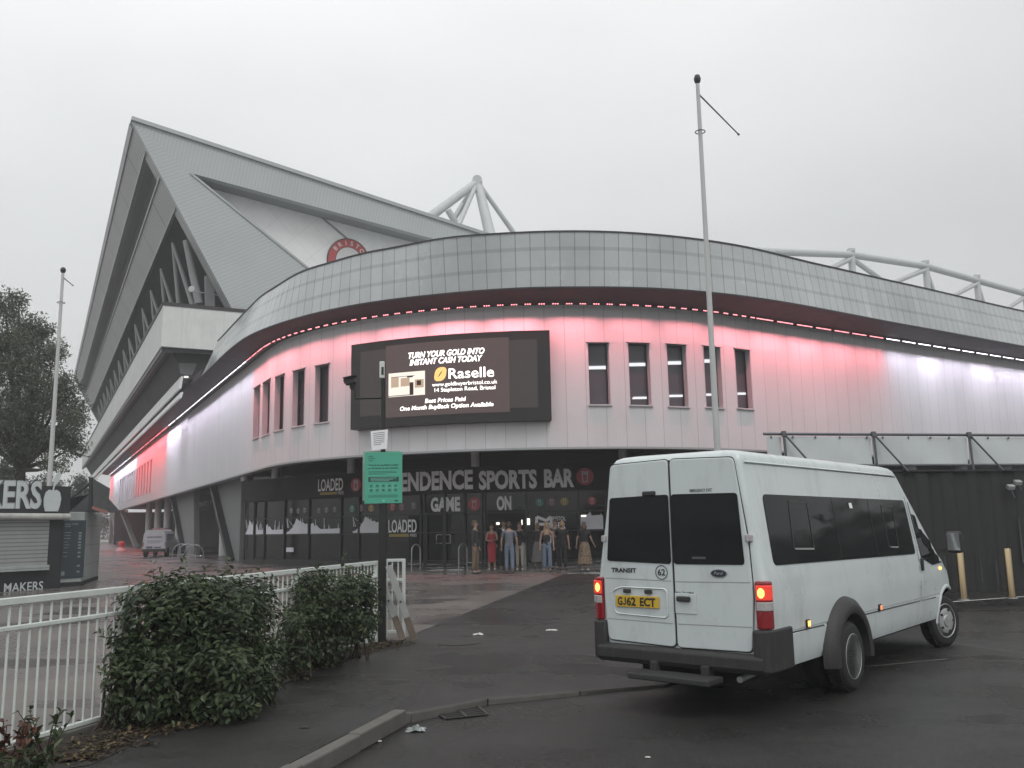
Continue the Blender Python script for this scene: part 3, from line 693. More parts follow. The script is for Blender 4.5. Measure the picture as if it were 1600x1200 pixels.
def stx(txt, x0, y0, x1, y1, h, name='display_text', m_=None, **k):
    """baseline from photo point (x0,y0) to (x1,y1), cap height h px"""
    a0, z0 = WC.hit(x0, y0, SOFF + .014); a1, z1 = WC.hit(x1, y1, SOFF + .014); _, zh = WC.hit((x0 + x1) / 2, (y0 + y1) / 2 - h, SOFF + .014)
    zm = WC.hit((x0 + x1) / 2, (y0 + y1) / 2, SOFF + .014)[1]
    mb = MB(); put_text(mb, sfn(.014), txt, (a0 + a1) / 2, zm, zh - zm, align='FIT', xs=a1 - a0, **k); mb.build(name, m_ or M_sw, scr)
stx('TURN YOUR GOLD INTO', 638, 560, 757, 551, 8.8, bold=.035, shear=.25)
stx('INSTANT CASH TODAY', 640, 571, 754, 562.5, 8.8, bold=.035, shear=.25)
stx('Raselle', 701, 591.5, 772, 588, 16, bold=.01)
stx('www.goldbuyerbristol.co.uk', 675, 604.5, 777, 598, 6.2, bold=.004)
stx('14 Stapleton Road, Bristol', 679, 613, 774, 607, 6.2, bold=.008)
stx('Best Prices Paid', 664, 630, 728, 625.5, 6.5, bold=.02, shear=.15)
stx('One Month BuyBack Option Available', 625, 641.5, 771, 633.5, 6.5, bold=.02, shear=.15)
cx, cz = WC.hit(688, 584.5, SOFF + .014); mb = MB()
flat_poly(mb, sfn(.014), [(cx + .25 * math.copysign(abs(cos(t)) ** .75, cos(t)) * .85 + .06 * sin(t), cz + .25 * math.copysign(abs(sin(t)) ** .75, sin(t))) for t in frange(0, 2 * PI * 31 / 32, 31)]); mb.build('display_coin', M_sg, scr)
mb = MB(); flat_poly(mb, sfn(.02), [(cx - .10, cz - .12), (cx - .02, cz - .05), (cx + .10, cz + .13), (cx + .01, cz + .06)]); mb.build('display_coin_mark', mat('coin_mark', (.03, .02, .01), .5, 0, 0), scr)
def sq(x0, y0, x1, y1, m_, o_, name='display_picture'):
    a0, z0 = WC.hit(x0, y1, SOFF + o_); a1, z1 = WC.hit(x1, y0, SOFF + o_); mb = MB(); strip(mb, WC, a0, a1, z0, z1, SOFF + o_, step=.15); mb.build(name, m_, scr)
M_pw = emat('picture_pale', (1, .93, .82), 1.1); M_pb = emat('picture_beige', (.75, .55, .40), .8); M_pd = emat('picture_dark', (.10, .06, .05), .6)
sq(607, 579, 664, 621, M_pw, .014); sq(611, 589, 623, 606, M_pb, .018); sq(626, 590, 640, 604, M_pb, .018); sq(611, 587, 648, 589.5, M_pd, .02); sq(636, 587, 645, 590, M_pd, .022); sq(648, 592, 662, 606, M_pb, .018); sq(651, 594, 658, 602, M_pd, .022); sq(608, 604, 634, 606, M_pb, .022)
sq(640, 597, 646, 617, M_pd, .02); sq(607, 617, 645, 619, M_pd, .02)
# ------------------------------------------------------------------ grandstand (the tall raked stand behind)
Cc = Vector((-3.87, 25.2, 0)); ax = Vector((-.4695, .8829, 0)); nx_ = Vector((.8829, .4695, 0)); UP = Vector((0, 0, 1))
T0, T1 = 26.0, 119.0
def UZ(u, z, t): return Cc + nx_ * u + ax * t + UP * z
def on_t(px, py, t):
    p = atpl(px, py, Cc + ax * t, ax); return ((p - Cc).dot(nx_), p.z)
gs_ = thing('grandstand', 'tall grey angular grandstand roof with a pointed gable and rows of raking struts', 'grandstand', tuple(UZ(0, 0, 30)))
A = on_t(205, 187, T0); Lo = on_t(372, 500, T0); Rt = on_t(757, 367, T0)
dl = Vector((Lo[0] - A[0], Lo[1] - A[1])); dl.normalize(); dr_ = Vector((Rt[0] - A[0], Rt[1] - A[1])); dr_.normalize()
Lo = (A[0] + dl.x * 15, A[1] + dl.y * 15); Rt = (A[0] + dr_.x * 27, A[1] + dr_.y * 27)
i1 = on_t(297, 270, T0); i2 = on_t(692, 377, T0); i3 = on_t(480, 418, T0)
d12 = Vector((i2[0] - i1[0], i2[1] - i1[1])).normalized(); d13 = Vector((i3[0] - i1[0], i3[1] - i1[1])).normalized()
j2 = (i1[0] + d12.x * 22, i1[1] + d12.y * 22); j3 = (i1[0] + d13.x * 15, i1[1] + d13.y * 15)
# gable face as two cladded bands (top band, raking band) with real thickness
def pz(pts, t): return [UZ(u, z, t) for u, z in pts]
def suv(pts, d): return [((u * d.x + z * d.y), (-u * d.y + z * d.x)) for u, z in pts]
for pts, d in (([A, i1, j2, Rt], dr_), ([A, Lo, j3, i1], dl)):
    MB().prism(pz(pts, T0), ax * .5, suv(pts, d)).build('gable_cladding', M_clad, gs_)
# reveal round the recessed panel
mb = MB(); dpt = ax * 2.0
mb.quad(*[UZ(*i1, T0 + .5), UZ(*j2, T0 + .5), UZ(*j2, T0 + 2.5), UZ(*i1, T0 + 2.5)]); mb.quad(*[UZ(*i1, T0 + .5), UZ(*i1, T0 + 2.5), UZ(*j3, T0 + 2.5), UZ(*j3, T0 + .5)])
mb.build('gable_reveal', M_recess, gs_)
tp = T0 + 1.5
pp = [(i1[0] - .6, i1[1] + .3), (j3[0] - 1.6, j3[1]), (j3[0] - 1.6, 10.2), (j2[0], 10.2), (j2[0], j2[1] + .5), (i1[0], i1[1] + .5)]
mb = MB(); P = pz(pp, tp); u1 = [((u + z) * .7071, (u - z) * .7071) for u, z in pp]
mb.prism(P, ax * .1, u1); mb.build('gable_panel', M_trans, gs_)
mb = MB(); a_ = on_t(503, 340, tp - .06); b_ = on_t(585, 408, tp - .06); mb.bar(UZ(*a_, tp - .06), UZ(*b_, tp - .06), .10, .09); mb.build('panel_joint', M_recess, gs_)
# edge trims
mb = MB(); mb.bar(UZ(A[0], A[1] + .06, T0 + .2), UZ(Rt[0], Rt[1] + .06, T0 + .2), .7, .22); mb.build('gable_coping', M_trim, gs_)
mb = MB(); mb.bar(UZ(i1[0], i1[1], T0 - .03), UZ(*j3, T0 - .03), .06, .12); mb.build('gable_trim', M_trim, gs_)
# crest on the gable panel: red ring with white lettering, white centre
tc_ = tp - .12
cu, cz = on_t(545, 408, tc_); cr = abs(on_t(578, 408, tc_)[0] - cu)
crz = on_t(545, 372.5, tc_)[1] - cz
def cfn(o_): return lambda x, y: UZ(cu + x * cr, cz + y * crz, tc_ - o_)
cb = thing('club_crest', 'round red and white club crest on the pale gable panel, half hidden by the band', 'crest', tuple(UZ(cu, cz - crz, tc_)))
mb = MB(); pts = disc_pts(0, 0, 1, 48); mb.prism([cfn(0)(*p) for p in pts], ax * .10); mb.build('backing', M_frame, cb)
mb = MB(); ring(mb, cfn(.01), 0, 0, .62, .96, 48); mb.build('ring', mat('crest_red', (.40, .055, .06), .5, 0, .05, 2), cb)
mb = MB(); flat_poly(mb, cfn(.01), disc_pts(0, 0, .60, 40)); mb.build('centre', mat('crest_white', (.55, .55, .55), .5, 0, .05, 2), cb)
mb = MB()
for i, ch in enumerate('BRISTOL'):
    a0 = R(142 - i * 20.5)
    vs, fs = text_geo(ch, bold=.02)
    mb.add([cfn(.02)(cos(a0) * (.70 + b * .19) + sin(a0) * a * .19, sin(a0) * (.70 + b * .19) - cos(a0) * a * .19) for a, b in vs], fs)
mb.build('lettering', mat('crest_letter', (.62, .6, .58), .5, 0, 0), cb)
mb = MB(); ring(mb, cfn(.02), .12, -.05, .2, .27, 24, R(10), R(190)); mb.build('mark', mat('crest_dark', (.06, .05, .05), .5, 0, 0), cb)
# raked underside: strips and recesses running the length of the stand
def SL(s, t, d=0):   # point on the raked plane, s metres down the slope, d metres inward
    n2 = Vector((-dl.y, dl.x)); u = A[0] + dl.x * s + n2.x * d; z = A[1] + dl.y * s + n2.y * d
    return UZ(u, z, t)
def slab2(s0, s1, t0, t1, d0, d1, m_, name):
    mb = MB(); P = [SL(s0, t0, d0), SL(s1, t0, d0), SL(s1, t1, d0), SL(s0, t1, d0)]; off = SL(s0, t0, d1) - SL(s0, t0, d0)
    mb.prism(P, off, [(t0, s0 * 1.0), (t0, s1), (t1, s1), (t1, s0)]); return mb.build(name, m_, gs_)
slab2(.32, 1.72, T0 + .5, T1, 0, .3, M_cladS, 'soffit_strip')
slab2(3.38, 5.16, T0 + 1.2, T1, 0, .3, M_cladS, 'soffit_strip')
slab2(0, 15, T0 + .5, T0 + 1.3, .002, .3, M_cladS, 'soffit_strip')
slab2(1.6, 3.5, T0 + .5, T1, 1.0, 1.1, M_recess, 'soffit_recess')
for s_ in (1.72, 3.38): 
    mb = MB(); mb.quad(SL(s_, T0 + 1, .3), SL(s_, T1, .3), SL(s_, T1, 1.05), SL(s_, T0 + 1, 1.05)); mb.build('recess_side', M_recess, gs_)
for s_ in (.16, 1.75, 3.35, 5.2):
    mb = MB(); w = .32 if s_ < .2 else .10; mb.bar(SL(s_, T0 + .45, .0), SL(s_, T1, 0), w, .14, (SL(0, 0, 1) - SL(0, 0, 0))); mb.build('edge_trim', M_trim, gs_)
# far end closing face and the stand's roof
MB().prism([UZ(A[0], A[1], T1), UZ(Lo[0], Lo[1], T1), UZ(14, 12, T1), UZ(14, A[1] - 3.2, T1)], ax * .4).build('end_wall', M_clad, gs_)
mb = MB(); mb.prism([UZ(A[0], A[1] + .12, T0 + .3), UZ(Rt[0], Rt[1] + .12, T0 + .3), UZ(Rt[0], Rt[1] + .12, T1), UZ(A[0], A[1] + .12, T1)], UP * -.1); mb.build('roof', M_trim, gs_)
# dark space behind the struts: ceiling follows the slope line inward, back wall
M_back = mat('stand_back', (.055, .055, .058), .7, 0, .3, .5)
mb = MB(); ce = SL(5.1, T0, .3); 
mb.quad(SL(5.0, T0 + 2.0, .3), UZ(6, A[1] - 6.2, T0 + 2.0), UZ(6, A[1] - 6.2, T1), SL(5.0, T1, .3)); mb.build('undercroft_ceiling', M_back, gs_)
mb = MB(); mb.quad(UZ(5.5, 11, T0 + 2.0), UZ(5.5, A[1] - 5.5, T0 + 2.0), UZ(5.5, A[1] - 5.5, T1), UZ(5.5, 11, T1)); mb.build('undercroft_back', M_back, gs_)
M_strut = mat('strut_paint', (.33, .335, .34), .5, 0, .08, 1, dirt=.2)
mb = MB(); mb.quad(UZ(5.4, 13.6, T0 + 1.4), UZ(2.0, 19.3, T0 + 1.4), UZ(2.0, 19.3, T0 + 1.6), UZ(5.4, 13.6, T0 + 1.6))
t = 31.9
while t < T1 - 3:
    top = SL(5.75, t, .3)
    for fu, dt in ((-.5, -1.6), (-1.3, .5)):
        MB().tube(top, UZ(fu, 13.4, t + dt), .10, .21, n=8).build('strut', M_strut, gs_, smooth=50)
    t += 6.07
p = on_t(290, 376, T0 + 1.8); q_ = on_t(311, 474, T0 + 1.8); MB().tube(UZ(*p, T0 + 1.8), UZ(*q_, T0 + 1.8), .17, .25, n=8).build('strut', M_strut, gs_, smooth=50)
p = on_t(327, 432, T0 + 1.8); q_ = on_t(328, 480, T0 + 1.8); MB().bar(UZ(*p, T0 + 1.8), UZ(*q_, T0 + 1.8), .5, .3, tuple(ax)).build('post', M_strut, gs_)
mb = MB(); p = on_t(300, 452, T0 + 1.2); mb.lathe([(.0, 0), (.16, .0), (.18, .08), (0, .1)], UZ(*p, T0 + 1.2), Matrix.Rotation(R(90), 3, 'X'), 16); mb.build('dish', M_steel, gs_)
p = on_t(303, 455, T0 + 1.3); q_ = on_t(345, 462, T0 + 1.3); MB().tube(UZ(*p, T0 + 1.3), UZ(*q_, T0 + 1.3), .03).build('cable', M_trim, gs_)
# balcony box
bT = on_t(255, 477, T0 - .2); bB = on_t(252, 541, T0 - .2); uL = (bT[0] + bB[0]) / 2; zT, zB = bT[1], bB[1]
tb = T0 - .2; TE = 127.0
mb = MB()
mb.prism(pz([(uL, zB), (6, zB), (6, zT), (uL, zT)], tb), ax * .4, [(u, z) for u, z in [(uL, zB), (6, zB), (6, zT), (uL, zT)]])
mb.prism([UZ(uL, zB, tb + .4), UZ(uL, zB, TE), UZ(uL, zT, TE), UZ(uL, zT, tb + .4)], nx_ * .4, [(0, zB), (TE - tb, zB), (TE - tb, zT), (0, zT)])
mb.build('balcony_front', M_conc, gs_)
MB().prism([UZ(uL + .3, zB + .05, tb + .3), UZ(6, zB + .05, tb + .3), UZ(6, zB + .05, TE), UZ(uL + .3, zB + .05, TE)], UP * .2).build('balcony_floor', M_dark, gs_)
mb = MB(); mb.bar(UZ(uL + .12, zT + .1, tb + .1), UZ(uL + .12, zT + .1, TE), .34, .2); mb.bar(UZ(uL, zT + .1, tb + .13), UZ(5.8, zT + .1, tb + .13), .34, .2); mb.build('balcony_coping', M_dark, gs_)
mb = MB(); mb.prism(pz([(uL + .05, zB - .22), (3, zB - .22), (3, zB + .02), (uL + .05, zB + .02)], tb + .25), ax * .2); mb.prism([UZ(uL + .06, zB - .22, tb + .45), UZ(uL + .06, zB - .22, TE), UZ(uL + .06, zB + .02, TE), UZ(uL + .06, zB + .02, tb + .45)], nx_ * .2); mb.build('balcony_base_trim', M_frame, gs_)
# sloped dark underside between the balcony and the wall top, with two pale louvre strips
u0_, z0_ = uL + .7, zB - .05; u1_, z1_ = -1.55, ZS + .3
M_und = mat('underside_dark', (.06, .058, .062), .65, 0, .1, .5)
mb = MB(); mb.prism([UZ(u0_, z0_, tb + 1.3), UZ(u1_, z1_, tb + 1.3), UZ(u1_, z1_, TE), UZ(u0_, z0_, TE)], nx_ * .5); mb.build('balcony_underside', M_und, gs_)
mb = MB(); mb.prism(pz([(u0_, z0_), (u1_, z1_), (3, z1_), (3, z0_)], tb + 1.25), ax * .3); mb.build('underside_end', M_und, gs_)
MB().prism(pz([on_t(279, 567, tb + 1.2), on_t(308, 568, tb + 1.2), on_t(300, 586, tb + 1.2), on_t(282, 584, tb + 1.2)], tb + 1.2), ax * .04).build('vent_panel', mat('vent_grey', (.2, .205, .21), .6, 0, .1, 2), gs_)
MB().box(on_t and UZ(*on_t(291, 589, tb + .9), tb + .9), (.22, .12, .1)).build('flood_light', emat('lamp_glow', (1, 1, .95), 1.0), gs_)
M_louv = mat('louvre_white', (.9, .9, .9), .5, 0, .08, 1, dirt=.15)
def und(f, t): return UZ(u0_ + (u1_ - u0_) * f, z0_ + (z1_ - z0_) * f, t)
nU = Vector((-(z1_ - z0_), 0, 0))
for ya, yb_ in ((588, 607), (612.5, 622)):
    ua, za = on_t(282, ya, tb + 1.0); ub, zb_ = on_t(283, yb_, tb + 1.0); ua -= .05
    mb = MB(); mb.prism([UZ(ua, zb_, tb + 1.0), UZ(ua, zb_, TE - 4), UZ(ua + .08, za, TE - 4), UZ(ua + .08, za, tb + 1.0)], nx_ * .12); mb.build('louvre', M_louv, gs_)

# ------------------------------------------------------------------ tubular roof steelwork behind
mk = thing('roof_mast', 'white tubular steel tripod mast rising behind the curved band', 'mast', tuple(aty(746, 420, 62)))
ap = aty(746, 284, 62)
def at_(px, py, Y): return aty(px, py, Y)
for px, py, Y, r1, r2 in ((640, 362, 58, .34, .42), (694, 366, 66, .26, .24), (702, 385, 58, .2, .22), (770, 385, 60, .38, .5), (820, 388, 64, .19, .24)):
    MB().tube(ap + (Vector(at_(px, py, Y)) - ap).normalized() * .2, at_(px, py, Y), r1 * .85, r2 * .85, n=12).build('leg', M_steel, mk, smooth=40)
MB().tube(ap + Vector((0, -.45, 0)), ap + Vector((0, .45, 0)), .36, n=16).build('node', M_steel, mk, smooth=40)
p1 = at_(700, 328, 59.5); p2 = at_(714, 352, 60); p3 = at_(690, 346, 58.5)
MB().tube(p1, p2, .24).tube(p2, p3, .12).tube(at_(722, 318, 60.5), at_(704, 352, 60), .13).build('brace', M_steel, mk, smooth=40)
ts = thing('roof_truss', 'white tubular roof truss running behind the translucent band', 'truss', tuple(aty(1440, 520, 70)))
bR = Vector((.8415, .5402, 0)); nR = Vector((.5402, -.8415, 0)); pT = Vector((24, 66, 0))
def onR(px, py, dn=0): return atpl(px, py, pT + nR * -dn, nR)
top = [(1150, 391), (1330, 398), (1446, 416), (1526, 438), (1602, 459), (1700, 490)]
bot = [(1240, 448), (1388, 445), (1465, 475), (1545, 500), (1640, 520)]
mb = MB(); mb.path([onR(*p) for p in top], .29, 12); mb.build('top_chord', M_steel, ts, smooth=40)
mb = MB(); mb.path([onR(*p) for p in [(1180, 432)] + bot], .3, 10); mb.build('bottom_chord', M_steel, ts, smooth=40)
for k in range(1, 5):
    t_ = onR(*top[k])
    MB().tube(t_, t_ + Vector((0, 0, -3.6)), .27, n=10).build('post', M_steel, ts, smooth=40)
    MB().tube(t_ + UP * -.3, onR(*bot[k - 1]), .21, n=8).build('diagonal', M_steel, ts, smooth=40)
    MB().tube(t_ + UP * -.3, onR(*bot[k]), .21, n=8).build('diagonal', M_steel, ts, smooth=40)
    MB().box(t_ + UP * .35, (.5, .5, .25)).build('node', M_steel, ts)
# ------------------------------------------------------------------ white minibus
M_van = mat('van_paint', (.585, .635, .64), .32, 0, .035, 1.6, spec=.5, coat=.25, dirt=.3)
M_vglass = mat('van_glass', (.016, .017, .018), .05, 0, .1, .7, spec=.13)
M_vtrim = mat('bumper_plastic', (.026, .0255, .0255), .6, 0, .18, 8, bump=.15, bscale=300, dirt=.3)
M_black = mat('black_rubber', (.016, .016, .016), .75, 0, .2, 12, bump=.2, bscale=120)
M_rim = mat('wheel_steel', (.42, .43, .43), .45, .4, .12, 7, dirt=.4)
M_gap = mat('panel_gap', (.03, .03, .03), .8, 0, 0)
M_well = mat('wheel_well', (.012, .012, .012), .9, 0, 0)
M_redl = mat('tail_red', (.24, .010, .016), .15, 0, .1, 20, coat=.5)
M_clear = mat('tail_clear', (.42, .40, .40), .12, 0, .15, 40, coat=.5)
M_brk = mat('tail_lit', (.7, .05, .04), .25, 0, 0, emit=(1, .07, .03), estr=.4)
M_brk2 = emat('tail_bulb', (1, .42, .11), 3.2)
M_amb = emat('amber_lit', (1, .42, .08), 4.0)
M_badge = mat('badge_black', (.02, .02, .022), .4, 0, 0)
van = thing('minibus', 'white minibus with tinted windows and lit rear lights parked on the road at the right', 'minibus', (2.28 - .94 * cos(R(40)), 8.23 + .94 * sin(R(40)), ZR), R(50))
SLI = [  # z, half width, rear x, front x
    (.42, .905, .05, 6.27), (.48, .925, .02, 6.30), (.60, .938, .005, 6.34), (.715, .945, 0, 6.35), (.72, .938, 0, 6.35), (.745, .938, 0, 6.35), (.75, .945, 0, 6.35), (.90, .95, 0, 6.32), (1.03, .952, 0, 6.26), (1.09, .940, 0, 6.20), (1.18, .934, 0, 6.12), (1.27, .918, 0, 5.98),
    (1.5, .878, 0, 5.76), (1.8, .826, .005, 5.50), (2.05, .783, .01, 5.28), (2.20, .757, .02, 5.15), (2.30, .742, .025, 5.06), (2.345, .738, .03, 5.0), (2.395, .726, .04, 4.93), (2.43, .700, .06, 4.83), (2.452, .645, .10, 4.72), (2.468, .52, .2, 4.55), (2.474, .38, .35, 4.3)]
BUL, PW = .34, 2.8
def sl_at(z):
    for (a, b) in zip(SLI, SLI[1:]):
        if a[0] <= z <= b[0]:
            t = (z - a[0]) / (b[0] - a[0]); return [a[i] + (b[i] - a[i]) * t for i in range(4)]
    return SLI[-1] if z > 1 else SLI[0]
def bodyY(x, z):
    _, hw, xr, xf = sl_at(z)
    if xf - x < BUL: return hw * max(0, (xf - x) / BUL) ** (1 / PW)
    return hw
RC = .07
def loop(z):
    _, hw, xr, xf = sl_at(z); P = []
    for t in frange(0, 1, 5): a_ = PI / 2 * t; P.append((xr + RC - RC * cos(a_) , -(hw - RC + RC * sin(a_))))
    xs = frange(xr + RC, xf - BUL, 10)[1:]; P += [(x, -hw) for x in xs]
    ys = [sin(PI / 2 * t) for t in frange(-1, 1, 18)][1:-1]
    P += [(xf - BUL * abs(y) ** PW, hw * y) for y in ys]
    P += [(x, hw) for x in xs[::-1]]
    for t in frange(1, 0, 5): a_ = PI / 2 * t; P.append((xr + RC - RC * cos(a_), hw - RC + RC * sin(a_)))
    return [Vector((x, y, z)) for x, y in P]
mb = MB(); lp = [loop(s[0]) for s in SLI]; n = len(lp[0])
for l in lp: mb.v += [tuple(p) for p in l]
for k in range(len(lp) - 1): mb.f += [[k * n + i, k * n + (i + 1) % n, (k + 1) * n + (i + 1) % n, (k + 1) * n + i] for i in range(n)]
mb.f += [list(range(n))[::-1], [(len(lp) - 1) * n + i for i in range(n)]]; mb.mi = [0] * len(mb.f)
body = mb.build('body', [M_van, M_well], None)
RW, FW = (1.86, .355), (5.82, .355)
for (x, z), r_ in ((RW, .47), (FW, .45)):
    for sgn in (-1, 1):
        cb_ = MB(); y0 = sgn * (.62 if x == RW[0] else .60); cb_.tube((x, y0, z), (x, sgn * 1.3, z), r_, n=40); cu_ = cb_.build('cutter', [M_van, M_well]); cu_.data.polygons.foreach_set('material_index', [1] * len(cu_.data.polygons))
        bo = body.modifiers.new('b', 'BOOLEAN'); bo.operation = 'DIFFERENCE'; bo.solver = 'EXACT'; bo.object = cu_
        bpy.context.view_layer.update(); me2 = D.meshes.new_from_object(body.evaluated_get(bpy.context.evaluated_depsgraph_get()))
        body.modifiers.clear(); body.data = me2; D.objects.remove(cu_)
body.data.polygons.foreach_set('use_smooth', [True] * len(body.data.polygons)); body.data.set_sharp_from_angle(angle=R(32))
body.data.name = 'body'; body.parent = van
def vb(mb, name, m_, par=van, **k): return mb.build(name, m_, par, local=True, **k)
def onside(pts, off, sgn=-1): return [Vector((x, sgn * (bodyY(x, z) + off), z)) for x, z in pts]
def rounded(pts, r=.05, n=4):
    out = []
    for i, p in enumerate(pts):
        p = Vector(p); a_ = (Vector(pts[i - 1]) - p).normalized(); b_ = (Vector(pts[(i + 1) % len(pts)]) - p).normalized()
        for t in frange(0, 1, n): out.append(tuple(p + a_ * r * (1 - t) ** 2 + b_ * r * t ** 2))
    return out
def refine(pts, step=.12):
    out = []
    for a_, b_ in zip(pts, pts[1:] + pts[:1]):
        a_ = Vector(a_); b_ = Vector(b_); k = max(1, int((b_ - a_).length / step)); out += [tuple(a_.lerp(b_, i / k)) for i in range(k)]
    return out
def sidepanel(pts, off, th, sgn=-1):
    """closed panel following the curved body side: fan of strips between lower and upper outline at common x"""
    xs = sorted(set([round(p[0], 3) for p in refine(pts, .15)]))
    def yz(x):
        zs = []
        for (a_, b_) in zip(pts, pts[1:] + pts[:1]):
            if min(a_[0], b_[0]) - 1e-3 <= x <= max(a_[0], b_[0]) + 1e-3:
                if abs(a_[0] - b_[0]) < 2e-3: zs += [a_[1], b_[1]]
                else: zs.append(a_[1] + (b_[1] - a_[1]) * min(1, max(0, (x - a_[0]) / (b_[0] - a_[0]))))
        return min(zs), max(zs)
    mb = MB(); cols = []
    for x in xs:
        z0, z1 = yz(x)
        if z1 - z0 < .004: z1 = z0 + .004
        cols.append([(x, z0 + (z1 - z0) * t) for t in frange(0, 1, 4)])
    for o in (off, off - th):
        base_ = len(mb.v)
        for c_ in cols: mb.v += [tuple(p) for p in onside(c_, o, sgn)]
        for i in range(len(cols) - 1):
            for j in range(4): mb.f.append([base_ + i * 5 + j, base_ + (i + 1) * 5 + j, base_ + (i + 1) * 5 + j + 1, base_ + i * 5 + j + 1])
    N = len(cols) * 5
    rim = [i * 5 for i in range(len(cols))] + [(len(cols) - 1) * 5 + j for j in range(1, 5)] + [i * 5 + 4 for i in range(len(cols) - 2, -1, -1)] + [j for j in range(3, 0, -1)]
    for a_, b_ in zip(rim, rim[1:] + rim[:1]): mb.f.append([a_, b_, b_ + N, a_ + N])
    mb.mi = [0] * len(mb.f)
    return mb
def sline(mb, pts, w, off, sgn=-1):
    for a_, b_ in zip(pts, pts[1:]):
        a_ = Vector(a_); b_ = Vector(b_); k = max(1, int((b_ - a_).length / .15)); d = (b_ - a_).normalized(); o = Vector((-d.y, d.x)) * w / 2
        for i in range(k):
            p = a_.lerp(b_, i / k); q_ = a_.lerp(b_, (i + 1) / k)
            mb.add(onside([p - o, q_ - o, q_ + o, p + o], off, sgn), [(0, 1, 2, 3)])
    return mb
for sgn in (-1, 1):
    w_ = vb(sidepanel(rounded([(.27, 1.36), (4.66, 1.31), (4.745, 2.01), (.36, 2.03)], .07), .008, .02, sgn), 'side_window', M_vglass, smooth=30)
    f_ = MB()
    for P in ([(.80, 1.50), (1.31, 1.485), (1.40, 1.955), (.93, 1.965)], [(3.66, 1.43), (4.02, 1.42), (4.20, 1.925), (3.76, 1.935)]): sline(f_, P + [P[0]], .022, .012, sgn)
    vb(f_, 'vent_frame', M_badge, w_)
    f_ = MB()
    for P in ([(.82, 1.495), (1.30, 1.48)], [(3.72, 1.425), (4.0, 1.415)]): sline(f_, P, .014, .015, sgn)
    vb(f_, 'vent_rail', M_rim, w_)
    f_ = MB(); sline(f_, [(2.02, 1.36), (2.12, 2.0)], .012, .011, sgn); sline(f_, [(3.2, 1.35), (3.3, 2.0)], .012, .011, sgn); vb(f_, 'window_joint', M_gap, w_)
    dw = vb(sidepanel([(4.86, 1.25), (5.28, 1.14), (5.90, 1.16), (5.86, 1.28), (5.30, 1.93), (5.22, 1.98), (4.90, 1.985)], .008, .02, sgn), 'cab_window', M_vglass, smooth=30)
    for L_ in ([(4.60, .47), (4.62, .75), (4.70, 1.10), (4.79, 1.4), (4.82, 2.06), (5.25, 2.06), (5.36, 1.93)], [(.10, 2.335), (4.95, 2.32)], [(.47, .728), (1.30, .722)], [(2.45, .722), (4.6, .715)], [(4.62, .715), (5.3, .71)]):
        g_ = MB(); sline(g_, L_, .013, .003, sgn); vb(g_, 'body_seam', M_gap)
    g_ = MB()
    for x in (.15, 1.72, 3.28): g_.quad(*[Vector((x + a_, sgn * (hw_ + .002), z_)) for a_, hw_, z_ in ((0, .735, 2.36), (.008, .735, 2.36), (.008, .712, 2.4), (0, .712, 2.4))])
    vb(g_, 'roof_joint', M_gap)
    h_ = MB(); h_.box((4.78, sgn * (bodyY(4.78, 1.17) + .02), 1.17), (.05, .035, .17)); hd = vb(h_, 'door_handle', M_vtrim, bevel=.012)
    # gutter rail
    gt = MB(); gt.path([Vector((x, sgn * (bodyY(x, 2.345) + .006), 2.335 + .0)) for x in frange(.1, 4.5, 8)], .012, 6); vb(gt, 'gutter', M_van, smooth=60)
    # rear wheel flare
    fl = MB(); fa = frange(R(-6), R(186), 26)
    def fp(a_, r_, y): return Vector((RW[0] + r_ * cos(a_), sgn * y, max(.30, RW[1] + r_ * sin(a_))))
    sec = [(.43, .90), (.44, 1.045), (.475, 1.06), (.53, 1.05), (.595, 1.0), (.62, .93)]
    fl.grid(lambda a_, k: fp(a_, *sec[int(k)]), fa, range(len(sec)))
    vb(fl, 'wheel_arch', M_vtrim, smooth=50)
    # front arch lip
    fl = MB(); fa = frange(R(-4), R(184), 24); sec2 = [(.44, .0), (.45, .02), (.475, .022), (.50, .004)]
    def fp2(a_, k): 
        r_, o = sec2[int(k)]; x = FW[0] + r_ * cos(a_); z = FW[1] + r_ * sin(a_); x = min(x, 6.28); return Vector((x, sgn * (bodyY(min(x, 6.2), max(.43, z)) + o), max(.36, z)))
    fl.grid(fp2, fa, range(4)); vb(fl, 'wheel_lip', M_van, smooth=60)
    for k, (x, z) in enumerate(((.85, .78), (2.98, .76))):
        s_ = MB(); s_.box((x, sgn * (bodyY(x, z) + .012), z), (.07, .02, .075)); sm = vb(s_, 'side_marker', M_vtrim, bevel=.006)
        s_ = MB(); s_.box((x, sgn * (bodyY(x, z) + .024), z), (.045, .01, .05)); vb(s_, 'lens', M_amb if k == 0 else mat('marker_dim', (.5, .12, .05), .3, 0, 0, emit=(1, .3, .12), estr=1.2), sm)
    mr_ = MB(); mr_.box((5.80, sgn * 1.12, 1.43), (.12, .21, .30)); mo = vb(mr_, 'mirror', M_vtrim, bevel=.045, seg=3)
    mr_ = MB(); mr_.bar((5.80, sgn * .86, 1.30), (5.80, sgn * 1.05, 1.33), .06, .05); vb(mr_, 'mirror_arm', M_vtrim, mo)
    mr_ = MB(); mr_.box((5.735, sgn * 1.12, 1.44), (.008, .16, .24)); vb(mr_, 'mirror_glass', mat('mirror_glass', (.5, .52, .53), .08, .9, 0), mo)
    i_ = MB(); i_.box((6.08, sgn * (bodyY(6.08, 1.06) + .01), 1.06), (.12, .05, .085)); vb(i_, 'indicator', M_amb, bevel=.012)
    i_ = MB(); i_.box((5.62, sgn * (bodyY(5.62, 1.08) + .006), 1.08), (.06, .02, .04)); vb(i_, 'indicator', M_amb, bevel=.006)
    # tail lamp, wrapped round the corner
    tl = MB(); y0 = .955 * sgn
